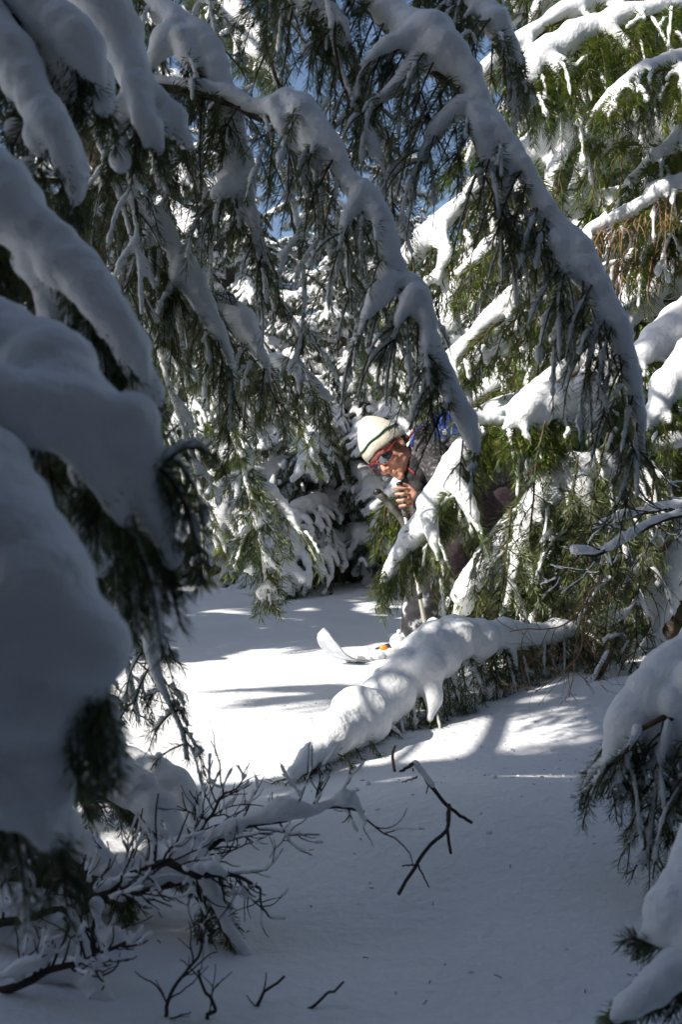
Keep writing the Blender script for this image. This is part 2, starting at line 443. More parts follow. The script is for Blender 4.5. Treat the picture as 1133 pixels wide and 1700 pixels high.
def finish_stock(st):
    """one mesh with bark, needles and snow"""
    wood, need, o, nm_mat = st
    me = o.data; n = len(me.vertices); v = np.empty(n * 3, np.float32); me.vertices.foreach_get('co', v)
    g = Geo()
    for src, mi in ((wood, 0), (need, 1)):
        off = g.n
        for vv in src.v: g.v.append(vv); g.n += len(vv)
        for f, m in src.f: g.f.append((f + off, mi))
    lt = np.empty(len(me.polygons), np.int32); me.polygons.foreach_get('loop_total', lt)
    li = np.empty(len(me.loops), np.int32); me.loops.foreach_get('vertex_index', li)
    st_ = np.r_[0, np.cumsum(lt)[:-1]]
    off = g.n; g.v.append(v.reshape(-1, 3)); g.n += n
    for kk in (3, 4):
        sel = np.where(lt == kk)[0]
        if len(sel): g.f.append((li[st_[sel][:, None] + np.arange(kk)[None]] + off, 2))
    bpy.data.objects.remove(o)
    m = g.mesh('bough', [M['bark'], M[nm_mat], M['snow']])
    return m

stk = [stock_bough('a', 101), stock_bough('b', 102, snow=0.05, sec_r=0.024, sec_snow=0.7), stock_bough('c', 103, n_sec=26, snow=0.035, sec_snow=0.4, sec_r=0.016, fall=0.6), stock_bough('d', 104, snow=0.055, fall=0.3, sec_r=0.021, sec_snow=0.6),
       stock_bough('e', 105, n_sec=26, droop=2.4, snow=0.035, sec_snow=0.25, sec_r=0.013, nm_mat='needle_lit'), stock_bough('f', 106, n_sec=28, droop=2.8, snow=0.045, sec_snow=0.25, sec_r=0.013, fall=0.55, nm_mat='needle_lit')]
run_jobs()
STOCK = [finish_stock(s) for s in stk]

def whole_tree(label, x, y, h, rad, kinds=(0, 1, 2, 3), n=60, z0=0.25, group=None, seed=0, name='spruce_tree', lean=0.0, skip=None, powr=0.75, zmin=None, tilt=0.0):
    rr = random.Random(seed * 7 + 3)
    z = float(height(x, y))
    t = make_tree(name, label, (x, y, z - 0.05), group=group, trunk=(h, 0.022 * h + 0.02))
    t.rotation_euler = (lean, lean * 0.5, 0)
    ga = 2.39996
    for k in range(n):
        u = (k + rr.random() * 0.8) / n
        zz = z0 + (h * 0.97 - z0) * u ** 0.85
        L = rad * (1 - zz / h) ** powr * rr.uniform(0.75, 1.2) + 0.12
        az = k * ga + rr.uniform(-0.4, 0.4) + seed
        if skip and skip(zz, az % (2 * math.pi)): continue
        o = bpy.data.objects.new('bough', STOCK[kinds[k % len(kinds)]]); COL.objects.link(o); o.parent = t
        o.location = (0, 0, zz); o.rotation_euler = (rr.uniform(-0.2, 0.2), tilt + rr.uniform(-0.1, 0.25) - 0.5 * u, az); s = L * rr.uniform(0.9, 1.1)
        o.scale = (L, s, s)
    return t
# ------------------------------------------------------------------ background forest
G_BACK = 'snow covered spruces behind the clearing'
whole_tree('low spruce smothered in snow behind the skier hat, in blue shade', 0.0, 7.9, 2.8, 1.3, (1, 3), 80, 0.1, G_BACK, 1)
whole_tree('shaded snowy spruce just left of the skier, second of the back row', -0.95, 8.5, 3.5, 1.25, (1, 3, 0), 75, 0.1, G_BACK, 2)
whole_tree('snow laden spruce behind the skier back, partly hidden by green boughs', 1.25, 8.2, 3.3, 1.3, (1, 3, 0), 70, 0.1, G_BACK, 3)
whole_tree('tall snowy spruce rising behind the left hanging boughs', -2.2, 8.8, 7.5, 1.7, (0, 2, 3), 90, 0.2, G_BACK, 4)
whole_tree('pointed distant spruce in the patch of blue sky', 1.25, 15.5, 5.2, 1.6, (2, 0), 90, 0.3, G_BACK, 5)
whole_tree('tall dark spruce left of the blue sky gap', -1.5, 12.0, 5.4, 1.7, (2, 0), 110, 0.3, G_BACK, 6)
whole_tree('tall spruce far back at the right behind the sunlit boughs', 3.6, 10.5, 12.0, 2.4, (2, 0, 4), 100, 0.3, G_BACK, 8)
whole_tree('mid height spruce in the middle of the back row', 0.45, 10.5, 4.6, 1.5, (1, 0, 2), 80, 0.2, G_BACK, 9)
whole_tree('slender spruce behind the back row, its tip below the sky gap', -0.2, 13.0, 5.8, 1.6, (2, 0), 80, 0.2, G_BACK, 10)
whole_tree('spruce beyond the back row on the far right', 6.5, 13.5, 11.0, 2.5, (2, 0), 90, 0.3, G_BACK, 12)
# sunlit young spruce at the left edge of the clearing
whole_tree('sunlit young spruce with pale snow at the left edge of the clearing', -2.3, 3.95, 3.4, 1.1, (0, 4, 3), 85, 0.25, None, 13)
# unseen spruces round the camera, added to shade the foreground and back row
G_SIDE = 'unseen spruces around the camera, added for their shade'
for q, (x, y, h, r) in enumerate([(-4.8, -3.6, 9, 2.0), (-8.0, -5.2, 11, 2.4), (-3.2, -2.4, 9, 2.0), (-0.5, -3.2, 10, 2.2), (2.6, -2.6, 9, 2.0), (-4.3, -1.7, 7.5, 1.2), (-6.3, -3.1, 10, 1.4), (-4.3, 4.6, 5.4, 1.9), (-5.8, 6.6, 6.5, 2.0), (3.2, 0.5, 7, 1.5), (2.0, -0.7, 7, 1.3), (4.3, 2.4, 8, 1.5), (0.7, -1.3, 7, 1.7), (-1.7, -0.9, 7, 1.6), (-3.4, -0.8, 7, 1.0)]):
    whole_tree('unseen tall snowy spruce near the camera, added for its shade', x, y, h, r, (2, 0, 1), 90, 0.3, G_SIDE, 20 + q)

# ------------------------------------------------------------------ right spruce, in the sun
right = whole_tree('big sunlit spruce at the right edge with bright green hanging twigs', 1.75, 4.75, 8.5, 1.5, (4, 5), 120, 0.35, None, 31)
whole_tree('spruce behind the big sunlit one, filling the upper right corner', 2.3, 6.6, 9.0, 1.9, (4, 0, 5), 110, 0.3, None, 32)
A4 = dict(dust_p=0.15, needle_mat='needle_lit', nl=None, nw=None, per_m=480, droop=1.7, comb=0.6, sec_wood=0.002)
hero(right, [(1230, -10, 3.5, 16), (1150, 5, 3.45, 20), (1060, 15, 3.4, 22), (1000, 40, 3.4, 26), (950, 65, 3.38, 30), (905, 90, 3.35, 34), (880, 130, 3.3, 24), (858, 165, 3.3, 10)],
     'sunlit bough with bright green twigs hanging from a white snow ridge', fringe=(30, (0.25, 0.45), (0.1, -0.3, -0.9)), n_sec=34, sec=(0.30, 0.52), ter=3, sec_snow=0.45, sec_r=0.016, sec_cov=(0.15, 0.5), extra=[[(905, 95, 3.33, 26), (930, 110, 3.3, 22), (950, 150, 3.3, 14)], [(1000, 40, 3.38, 20), (1040, 80, 3.36, 18), (1060, 130, 3.36, 10)]], **A4)
hero(right, [(1240, 60, 3.3, 10), (1150, 90, 3.25, 16), (1080, 110, 3.2, 18), (1020, 150, 3.2, 14), (985, 190, 3.2, 8)], None, n_sec=34, sec=(0.22, 0.4), ter=3, sec_snow=0.5, sec_r=0.014, **A4)
hero(right, [(1240, 190, 3.6, 30), (1150, 215, 3.55, 26), (1090, 260, 3.5, 14), (1040, 300, 3.5, 6)], None, n_sec=26, sec=(0.2, 0.4), ter=3, sec_snow=0.4, sec_r=0.014, **A4)
hero(right, [(1260, 285, 3.4, 14), (1180, 290, 3.38, 16), (1110, 312, 3.36, 19), (1050, 347, 3.34, 18), (1000, 372, 3.33, 14), (950, 398, 3.3, 7)],
     'nearly level snow topped branch with thin brown twigs hanging below', n_sec=70, sec=(0.2, 0.45), ter=2, sec_snow=0.05, bare=0.75, tip_needles=0.0, wood_mat='twig', **dict(A4, sec_wood=0.0034))
hero(right, [(1230, 330, 3.7, 8), (1140, 360, 3.7, 8), (1060, 420, 3.7, 8), (1000, 440, 3.7, 5)], None, n_sec=50, sec=(0.25, 0.5), ter=3, sec_snow=0.05, bare=0.55, wood_mat='twig', **dict(A4, sec_wood=0.0034))
hero(right, [(1250, 470, 3.3, 40), (1180, 500, 3.25, 50), (1120, 550, 3.2, 52), (1075, 582, 3.15, 30), (1045, 602, 3.1, 10)], None, n_sec=26, sec=(0.16, 0.3), ter=3, sec_snow=0.6, sec_r=0.02, **A4)
hero(right, [(1230, 520, 3.0, 30), (1140, 600, 2.98, 36), (1105, 650, 2.95, 30), (1085, 690, 2.93, 22), (1072, 715, 2.92, 8)], None, n_sec=26, sec=(0.16, 0.3), ter=3, sec_snow=0.5, sec_r=0.018, **A4)
hero(right, [(1160, 640, 3.9, 14), (1080, 650, 3.8, 26), (1010, 650, 3.7, 34), (950, 664, 3.6, 40), (900, 668, 3.5, 40), (862, 690, 3.4, 24), (838, 712, 3.4, 8)],
     'dome of sunlit snow on a bough behind the skier back', fringe=(30, (0.18, 0.34), (0.0, -0.3, -0.9)), n_sec=30, sec=(0.2, 0.42), ter=3, sec_snow=0.5, sec_r=0.02, extra=[[(990, 655, 3.6, 34), (985, 700, 3.55, 20), (975, 740, 3.5, 8)], [(905, 680, 3.45, 26), (885, 720, 3.42, 14)]], **A4)
hero(right, [(1080, 690, 3.8, 6), (1000, 695, 3.75, 10), (930, 700, 3.7, 12), (870, 700, 3.7, 11), (800, 696, 3.65, 13), (755, 690, 3.6, 8)], None, n_sec=30, sec=(0.12, 0.26), ter=2, sec_snow=0.35, sec_r=0.013, bare=0.25, **A4)
B4 = dict(A4, needle_mat='needle')
hero(right, [(1120, 730, 3.7, 16), (1040, 760, 3.6, 26), (985, 775, 3.5, 34), (930, 785, 3.45, 34), (890, 830, 3.4, 26), (862, 915, 3.38, 16), (848, 975, 3.36, 10), (836, 1020, 3.35, 5)],
     'drooping snowy bough hiding the skier legs, with twigs hanging to the snow', fringe=(30, (0.25, 0.5), (-0.05, -0.3, -0.9)), n_sec=50, sec=(0.4, 0.7), ter=3, sec_snow=0.3, sec_r=0.018, extra=[[(960, 800, 3.42, 26), (975, 860, 3.4, 20), (990, 920, 3.4, 9)], [(920, 830, 3.4, 24), (930, 900, 3.38, 18), (925, 960, 3.37, 12), (940, 1010, 3.36, 8)], [(890, 900, 3.36, 14), (890, 970, 3.36, 14), (880, 1050, 3.36, 8)]], **B4)
hero(right, [(900, 640, 4.0, 8), (830, 690, 3.8, 14), (770, 745, 3.65, 24), (728, 815, 3.55, 30), (702, 868, 3.5, 30), (672, 910, 3.46, 24), (650, 945, 3.43, 15), (634, 972, 3.4, 5)],
     'sunlit green bough crossing in front of the skier chest', fringe=(34, (0.10, 0.22), (0.15, -0.3, -0.9)), n_sec=44, sec=(0.20, 0.34), ter=2, sec_snow=0.12, ang=50, lat=(0.9, 0, -0.3), sec_r=0.015, extra=[[(745, 790, 3.5, 24), (775, 830, 3.45, 20), (795, 880, 3.42, 8)], [(712, 860, 3.42, 20), (722, 900, 3.4, 14), (728, 930, 3.4, 5)]], **dict(A4, droop=1.5, per_m=560))
for q, ch in enumerate([[(905, 700), (890, 800), (878, 930), (872, 1080), (868, 1210)], [(960, 760), (945, 880), (938, 1000), (925, 1130), (908, 1235)], [(1010, 720), (985, 850), (972, 980), (968, 1100), (955, 1180)], [(850, 840), (838, 930), (828, 1010), (822, 1080), (812, 1130)], [(1040, 820), (1020, 930), (1005, 1050), (1000, 1140)], [(1090, 780), (1070, 900), (1058, 1020), (1050, 1110)]]):
    hero(right, [(a, b, 3.3 - 0.06 * q, r) for (a, b), r in zip(ch, (0, 0, 0, 0, 0))], None, join=False, n_sec=22, sec=(0.16, 0.3), ter=2, sec_snow=0.15, sec_r=0.014, lat=(1, 0, 0), tip_needles=1.0, bare=0.25 if q > 3 else 0.05, wr=(0.004, 0.0015), **dict(B4, droop=1.5))
hero(right, [(1010, 1080, 3.0, 4), (965, 1170, 2.9, 8), (955, 1225, 2.85, 15), (925, 1262, 2.8, 17), (885, 1298, 2.76, 9)], 'twig tip resting on the snow, topped with a ridge of snow', n_sec=20, sec=(0.06, 0.12), ter=0, sec_snow=0.3, sec_r=0.012, lat=(1, 0, 0), **dict(B4, droop=0.8))
hero(right, [(1032, 1020, 3.3, 14), (952, 1042, 3.2, 20), (882, 1056, 3.1, 26), (827, 1056, 3.0, 36), (777, 1060, 2.9, 46), (727, 1074, 2.8, 54), (682, 1112, 2.7, 56), (632, 1160, 2.6, 52), (584, 1204, 2.42, 44), (542, 1232, 2.30, 34), (507, 1264, 2.20, 24), (480, 1292, 2.12, 11)],
     'low bough bent to the ground under a thick roll of sunlit snow', thin=0.84, fringe=(54, (0.16, 0.26), (0.12, -0.3, -0.9)), n_sec=40, sec=(0.26, 0.42), ter=2, sec_snow=0.08, sec_r=0.018, extra=[[(642, 1170, 2.54, 26), (630, 1208, 2.5, 20), (622, 1248, 2.47, 9)], [(540, 1240, 2.26, 20), (520, 1270, 2.22, 10)], [(712, 1110, 2.66, 32), (720, 1155, 2.63, 22), (714, 1195, 2.6, 9)], [(592, 1215, 2.44, 26), (580, 1248, 2.41, 14)]], **dict(B4, sec_cov=(0.2, 0.6), droop=1.9, below=0.45))

# ------------------------------------------------------------------ overhanging spruce (trunk left of the frame), in shade
over = make_tree('spruce_tree', 'large shaded spruce whose arching boughs droop over the path from the upper left', (-2.4, 0.3, float(height(-2.4, 0.3))), trunk=(9, 0.16))
A2 = dict(dust_p=0.35, nl=None, nw=None, per_m=660, droop=1.5, comb=0.72)
hero(over, [(-700, -60, 1.7, 6), (-300, 30, 1.75, 8), (60, 90, 1.75, 10), (180, 128, 1.72, 12), (250, 132, 1.7, 13), (320, 140, 1.68, 14), (380, 155, 1.67, 18), (430, 178, 1.65, 22), (485, 168, 1.62, 34), (520, 215, 1.6, 32), (550, 245, 1.58, 26), (572, 290, 1.57, 26), (602, 320, 1.56, 30), (632, 365, 1.55, 27), (645, 420, 1.54, 26), (655, 470, 1.54, 28), (690, 482, 1.52, 32), (708, 535, 1.5, 28), (727, 590, 1.5, 24), (748, 650, 1.49, 24), (776, 702, 1.48, 22), (792, 755, 1.47, 9)],
     'long shaded bough arching from the upper left to the skier shoulder', start=0.42, fringe=(38, (0.12, 0.20), (-0.25, -0.1, -0.9)), n_sec=28, sec=(0.12, 0.2), ter=1, sec_snow=0.22, sec_r=0.011, wr=(0.013, 0.003),
     extra=[[(500, 185, 1.6, 26), (518, 240, 1.59, 20), (525, 300, 1.58, 10)], [(455, 175, 1.62, 18), (470, 215, 1.6, 14), (500, 265, 1.6, 6)], [(648, 470, 1.52, 24), (620, 505, 1.5, 20), (600, 540, 1.5, 9)], [(710, 560, 1.49, 20), (712, 610, 1.48, 14), (715, 650, 1.48, 6)], [(690, 490, 1.5, 24), (665, 525, 1.49, 14), (655, 560, 1.49, 6)], [(600, 320, 1.55, 22), (578, 360, 1.54, 14), (565, 400, 1.54, 6)]], **A2)
hero(over, [(100, -420, 2.1, 12), (360, -250, 2.0, 18), (520, -130, 1.9, 26), (600, -40, 1.85, 32), (645, 15, 1.82, 36), (690, 48, 1.78, 44), (728, 85, 1.75, 46), (775, 125, 1.73, 40), (798, 180, 1.71, 34), (830, 222, 1.69, 27), (872, 280, 1.67, 25), (905, 345, 1.65, 24), (935, 385, 1.64, 26), (972, 445, 1.62, 29), (1006, 505, 1.61, 27), (1032, 565, 1.6, 29), (1052, 635, 1.59, 25), (1063, 700, 1.58, 14), (1069, 757, 1.57, 5)],
     'longest bough, thick with snow, slanting from the top centre down to the right', start=0.3, fringe=(66, (0.15, 0.26), (-0.42, -0.1, -0.9)), n_sec=34, sec=(0.15, 0.25), ter=1, sec_snow=0.22, sec_r=0.011, wr=(0.013, 0.003), sec_cov=(0.2, 0.7),
     extra=[[(700, 95, 1.74, 26), (662, 140, 1.72, 18), (618, 172, 1.7, 8)], [(765, 175, 1.7, 26), (728, 212, 1.69, 20), (700, 262, 1.68, 9)], [(790, 185, 1.69, 24), (803, 240, 1.68, 19), (822, 305, 1.67, 10)], [(690, 60, 1.74, 24), (640, 75, 1.72, 18), (600, 110, 1.72, 7)], [(920, 390, 1.62, 18), (935, 440, 1.61, 14), (930, 500, 1.6, 6)], [(1000, 510, 1.6, 20), (985, 560, 1.59, 14), (975, 610, 1.58, 6)], [(850, 260, 1.67, 18), (838, 330, 1.66, 12), (845, 390, 1.66, 5)]], **A2)
hero(over, [(-300, -200, 2.0, 10), (60, -120, 1.9, 16), (200, -50, 1.82, 22), (282, 28, 1.75, 30), (318, 55, 1.73, 38), (352, 112, 1.71, 36), (382, 185, 1.7, 28), (388, 235, 1.7, 24), (396, 292, 1.69, 36), (408, 345, 1.69, 20), (438, 410, 1.69, 9), (464, 478, 1.69, 4)],
     'shaded bough with a hooked snow cap near the upper left', start=0.35, fringe=(22, (0.12, 0.2), (0.05, -0.1, -0.9)), n_sec=24, sec=(0.12, 0.22), ter=1, sec_snow=0.22, sec_r=0.011, extra=[[(290, 45, 1.72, 30), (262, 85, 1.7, 26), (250, 105, 1.7, 14)], [(396, 300, 1.67, 30), (360, 322, 1.66, 18)], [(410, 325, 1.67, 18), (425, 380, 1.66, 12), (430, 430, 1.66, 6)], [(300, 65, 1.7, 28), (318, 110, 1.69, 16)]], **A2)
hero(over, [(-500, 240, 1.9, 6), (-60, 270, 1.85, 8), (90, 290, 1.82, 11), (180, 308, 1.8, 14), (250, 358, 1.78, 24), (276, 395, 1.77, 28), (312, 452, 1.75, 28), (347, 522, 1.73, 24), (376, 582, 1.72, 15), (388, 645, 1.72, 4)],
     'shaded bough with a smooth snow ridge running down the left centre', start=0.3, fringe=(30, (0.13, 0.24), (0.15, -0.1, -0.9)), n_sec=24, sec=(0.12, 0.22), ter=1, sec_snow=0.22, sec_r=0.012, extra=[[(262, 375, 1.75, 24), (235, 410, 1.74, 16)], [(300, 440, 1.73, 20), (280, 490, 1.72, 12)]], **A2)
hero(over, [(-200, 250, 2.3, 6), (120, 330, 2.25, 7), (250, 380, 2.2, 8), (315, 430, 2.18, 14), (355, 492, 2.15, 24), (388, 522, 2.12, 32), (418, 566, 2.1, 26), (440, 605, 2.08, 11), (452, 655, 2.07, 4)], None, start=0.4, fringe=(24, (0.16, 0.28), (0.1, -0.1, -0.9)), n_sec=24, sec=(0.18, 0.3), ter=2, sec_snow=0.22, sec_r=0.013, **A2)
hero(over, [(120, 420, 2.6, 5), (300, 520, 2.45, 8), (385, 575, 2.4, 12), (440, 596, 2.35, 15), (480, 608, 2.3, 17), (517, 634, 2.28, 15), (547, 664, 2.26, 8)], 'twig tip with half sunlit snow left of the skier', start=0.35, fringe=(26, (0.16, 0.28), (0.05, -0.1, -0.9)), n_sec=24, sec=(0.16, 0.28), ter=1, sec_snow=0.22, sec_r=0.011, **A2)
hero(over, [(200, 350, 3.28, 5), (320, 480, 3.16, 6), (368, 600, 3.10, 4), (388, 690, 3.07, 3), (402, 770, 3.04, 6), (420, 840, 3.04, 9), (434, 900, 3.04, 6), (446, 1000, 3.04, 3)],
     'sunlit hanging spray with an orange stem left of the skier', start=0.62, fringe=(14, (0.09, 0.16), (0.1, -0.3, -0.8)), n_sec=26, sec=(0.15,0.26), ter=3, ang=48, sec_snow=0.35, sec_r=0.010, lat=(2.5, 0.3, 0), needle_mat='needle_lit', extra=[[(412, 795, 3.08, 10), (445, 812, 3.08, 14), (475, 845, 3.08, 13), (500, 885, 3.07, 6)], [(425, 862, 3.07, 9), (402, 890, 3.07, 8)]], **dict(A2, droop=0.9, per_m=620))
A3 = dict(A2, droop=1.0)
hang = [  # hanging branchlets filling the left and top centre: trace, distance, snow px
    ([(250, 480), (300, 600), (325, 720), (333, 830), (342, 965)], 3.0, 6, 1),
    ([(110, 120), (200, 260), (260, 400), (300, 560), (310, 640)], 2.0, 8, 0), ([(60, 330), (140, 440), (210, 560), (260, 700), (275, 800)], 1.7, 8, 0),
    ([(150, 330), (220, 450), (262, 580), (300, 700), (330, 790)], 1.9, 9, 0), ([(300, 200), (340, 320), (350, 430), (345, 560), (340, 660)], 2.1, 8, 0),
    ([(420, -30), (460, 140), (505, 280), (530, 360), (550, 430)], 2.0, 8, 0), ([(450, 220), (490, 350), (505, 470), (500, 560), (480, 620)], 2.2, 9, 0),
    ([(400, 330), (440, 450), (490, 540), (540, 590), (565, 640)], 2.3, 10, 0), ([(520, 320), (560, 420), (590, 520), (600, 580)], 2.0, 8, 0),
    ([(240, 180), (270, 300), (290, 400), (330, 520)], 1.9, 10, 0), ([(180, 160), (215, 300), (230, 420), (235, 520)], 1.6, 9, 0),
    ([(340, -40), (355, 40), (370, 150), (410, 260)], 2.0, 9, 0), ([(480, -60), (470, 40), (440, 100)], 2.3, 9, 0), ([(590, 150), (640, 250), (650, 330), (660, 400)], 2.0, 6, 0),
    ([(540, -40), (560, 90), (600, 200), (615, 260)], 1.7, 9, 0), ([(320, 560), (370, 680), (400, 760)], 3.0, 8, 1), ([(230, 640), (290, 740), (340, 830), (370, 900)], 3.1, 7, 1),
    ([(430, 560), (470, 640), (500, 700), (530, 770)], 3.0, 8, 1), ([(580, 430), (640, 520), (680, 610), (690, 680)], 1.9, 9, 0), ([(600, 540), (640, 590), (650, 640)], 2.9, 16, 1)]
for q in range(5):
    a = rng.uniform(110, 330); b = rng.uniform(100, 470); Lp = rng.uniform(180, 300); sl = rng.uniform(0.15, 0.5)
    hang.append(([(a, b), (a + sl * Lp * 0.4, b + Lp * 0.33), (a + sl * Lp * 0.75, b + Lp * 0.68), (a + sl * Lp, b + Lp)], rng.uniform(1.6, 2.2), rng.uniform(6, 10), 0))
for ch, Y, r, lit in hang:
    m = len(ch)
    hero(over, [(a, b, Y + 0.06 - 0.03 * q, r * (1 - 0.6 * q / m)) for q, (a, b) in enumerate(ch)], None, join=False, start=0.05, n_sec=10, sec=(0.12, 0.22), ter=1, ang=38, sec_snow=0.4, sec_r=0.012, sec_cov=(0.4, 0.95), tip_needles=1.0,
         lat=(rng.uniform(0.8, 1.8), rng.uniform(-0.5, 0.5), 0), wr=(0.004, 0.0015), needle_mat='needle_lit' if lit else 'needle', **A3)
hero(over, [(300, -200, 2.1, 16), (430, -100, 2.0, 24), (500, -15, 1.85, 32), (548, 30, 1.82, 30), (572, 72, 1.8, 16), (602, 150, 1.8, 6), (618, 230, 1.8, 3)], None, start=0.3, fringe=(16, (0.12, 0.22), (-0.1, -0.1, -0.9)), n_sec=24, sec=(0.14, 0.24), ter=1, sec_snow=0.22, sec_r=0.012, **A2)
hero(over, [(620, -160, 2.1, 12), (720, -70, 2.0, 18), (790, 0, 1.9, 26), (838, 60, 1.86, 26), (858, 110, 1.85, 12), (872, 160, 1.85, 4)], None, start=0.2, fringe=(20, (0.12, 0.2), (-0.25, -0.1, -0.9)), n_sec=26, sec=(0.16, 0.26), ter=2, sec_snow=0.22, sec_r=0.012, **A2)
hero(over, [(240, -120, 3.0, 14), (350, -20, 2.9, 22), (410, 50, 2.85, 34), (440, 100, 2.82, 26), (462, 140, 2.8, 8)], None, start=0.2, n_sec=30, sec=(0.16, 0.3), ter=2, sec_snow=0.22, sec_r=0.014, **A2)
hero(over, [(-100, 760, 1.6, 6), (60, 800, 1.55, 10), (130, 840, 1.52, 12), (178, 895, 1.48, 15), (216, 972, 1.46, 18), (240, 1035, 1.45, 15), (256, 1105, 1.44, 12), (282, 1170, 1.44, 8), (302, 1215, 1.43, 5), (311, 1262, 1.43, 3)],
     'low hanging twig against the bright snow at the lower left', start=0.35, n_sec=26, sec=(0.10, 0.18), ter=1, sec_snow=0.22, sec_r=0.009, lat=(1.2, 0, 0), **A3)
hero(over, [(60, 760, 1.8, 5), (150, 880, 1.7, 7), (190, 990, 1.65, 8), (212, 1110, 1.62, 6), (232, 1200, 1.6, 3)], None, start=0.2, n_sec=26, sec=(0.10, 0.2), ter=2, sec_snow=0.22, sec_r=0.009, lat=(1.2, 0, 0), **A3)
hero(over, [(20, 900, 1.9, 8), (100, 1020, 1.85, 10), (150, 1130, 1.8, 10), (180, 1210, 1.78, 5)], None, start=0.1, n_sec=26, sec=(0.12, 0.22), ter=2, sec_snow=0.22, sec_r=0.012, lat=(1.2, 0, 0), **A3)
# unseen upper crown, put in for shade, with gaps left for the sun
def crown(tree, zs, kinds, n, rad, seed, ok=None):
    rr = random.Random(seed)
    for k in range(n):
        zz = zs[0] + (zs[1] - zs[0]) * (k + rr.random()) / n; L = rad * (1 - 0.75 * (zz - zs[0]) / (zs[1] - zs[0])) * rr.uniform(0.8, 1.2)
        az = k * 2.39996 + rr.uniform(-0.3, 0.3)
        if ok and not ok(zz, az % (2 * math.pi)): continue
        o = bpy.data.objects.new('bough', STOCK[kinds[k % len(kinds)]]); COL.objects.link(o); o.parent = tree
        o.location = (0, 0, zz); o.rotation_euler = (rr.uniform(-0.2, 0.2), rr.uniform(-0.1, 0.25), az); o.scale = (L, L, L)
crown(over, (2.6, 8.6), (1, 0, 3), 80, 1.4, 5, ok=lambda z, a: not 0.5 < a < 2.6)

# ------------------------------------------------------------------ nearest spruce at the left edge
near = make_tree('spruce_tree', 'nearest spruce at the left edge with broad grey slabs of snow on dark boughs', (-1.25, 0.35, float(height(-1.25, 0.35))), trunk=(7, 0.12))
A1 = dict(back=True, dust_p=0.15, below=1.05, nl=0.0165, nw=0.0013, per_m=1300, three=True, droop=1.7, snow_tex=0.08, ter=2)
hero(near, [(-900, 300, .85, 50), (-300, 560, .7, 70), (-110, 720, .66, 92), (0, 855, .62, 108), (70, 970, .6, 112), (92, 1065, .6, 100), (72, 1170, .6, 78), (58, 1270, .6, 58), (66, 1350, .6, 42), (80, 1400, .6, 22)],
     'blurred slab of snow drooping down the left edge', fringe=(26, (0.05, 0.10), (0.12, 0.1, -0.9)), start=0.3, n_sec=40, sec=(0.07, 0.13), sec_snow=0.5, sec_r=0.012, extra=[[(120, 1040, .59, 80), (160, 1100, .59, 42), (165, 1160, .59, 18)], [(0, 1000, .6, 110), (-20, 1150, .6, 100), (0, 1260, .6, 70), (20, 1340, .6, 50)]], **A1)
hero(near, [(-600, 250, .95, 40), (-180, 450, .82, 66), (0, 565, .75, 76), (90, 625, .72, 76), (160, 692, .7, 72), (212, 762, .7, 54), (245, 840, .7, 34), (276, 908, .7, 14)],
     'broad shaded bough with a snow slab above the lowest left one', fringe=(26, (0.05, 0.10), (0.12, 0.1, -0.9)), start=0.3, n_sec=44, sec=(0.09, 0.17), sec_snow=0.6, sec_r=0.014, extra=[[(130, 690, .69, 66), (50, 680, .68, 60), (-40, 640, .68, 56)], [(215, 700, .69, 46), (245, 742, .69, 30), (266, 768, .69, 14)], [(120, 720, .68, 40), (170, 800, .68, 28), (215, 880, .68, 12)]], **A1)
hero(near, [(-500, -60, 1.05, 40), (-150, 130, .95, 52), (-20, 300, .9, 62), (60, 392, .88, 56), (130, 456, .86, 46), (185, 520, .85, 40), (225, 580, .85, 26), (243, 628, .85, 10)],
     'snowy bough on the left edge pointing down toward the clearing', fringe=(26, (0.05, 0.10), (0.12, 0.1, -0.9)), start=0.35, n_sec=40, sec=(0.10, 0.19), sec_snow=0.5, sec_r=0.014, extra=[[(95, 400, .87, 28), (148, 435, .86, 24), (182, 488, .86, 9)]], **A1)
hero(near, [(-400, -250, 1.2, 30), (-100, -40, 1.1, 46), (0, 62, 1.05, 44), (42, 142, 1.03, 42), (86, 206, 1.0, 38), (106, 252, 1., 27), (119, 298, 1., 10)], None, start=0.3, n_sec=36, sec=(0.10, 0.2), sec_snow=0.5, sec_r=0.014, **A1)
hero(near, [(-300, -260, 1.2, 30), (-60, -100, 1.12, 40), (60, 8, 1.08, 50), (112, 55, 1.06, 46), (150, 102, 1.05, 32), (168, 142, 1.05, 12)], None, start=0.3, n_sec=36, sec=(0.10, 0.22), sec_snow=0.5, sec_r=0.014, **A1)
hero(near, [(-200, -360, 1.4, 30), (60, -120, 1.25, 46), (165, 0, 1.2, 58), (202, 62, 1.2, 46), (223, 122, 1.18, 33), (234, 182, 1.16, 20), (241, 242, 1.15, 8)],
     'snowy bough at the top left beside the hooked cap', fringe=(26, (0.05, 0.10), (0.12, 0.1, -0.9)), start=0.3, n_sec=40, sec=(0.12, 0.24), sec_snow=0.5, sec_r=0.014, **A1)
hero(near, [(-300, 100, 1.1, 20), (-60, 240, 1.05, 26), (0, 330, 1.02, 30), (40, 420, 1.0, 24), (70, 500, 1.0, 12)], None, start=0.2, n_sec=34, sec=(0.12, 0.22), sec_snow=0.6, sec_r=0.014, **A1)
hero(near, [(-200, 560, 1.0, 20), (-20, 640, .95, 26), (60, 740, .92, 22), (120, 850, .9, 16), (150, 930, .9, 8)], None, start=0.2, n_sec=34, sec=(0.12, 0.22), sec_snow=0.5, sec_r=0.012, **A1)
crown(near, (1.7, 6.8), (1, 0, 3), 60, 1.1, 8, ok=lambda z, a: not (0.4 < a < 2.7) and (z > 2.4 or not (5.2 < a or a < 1.9)))

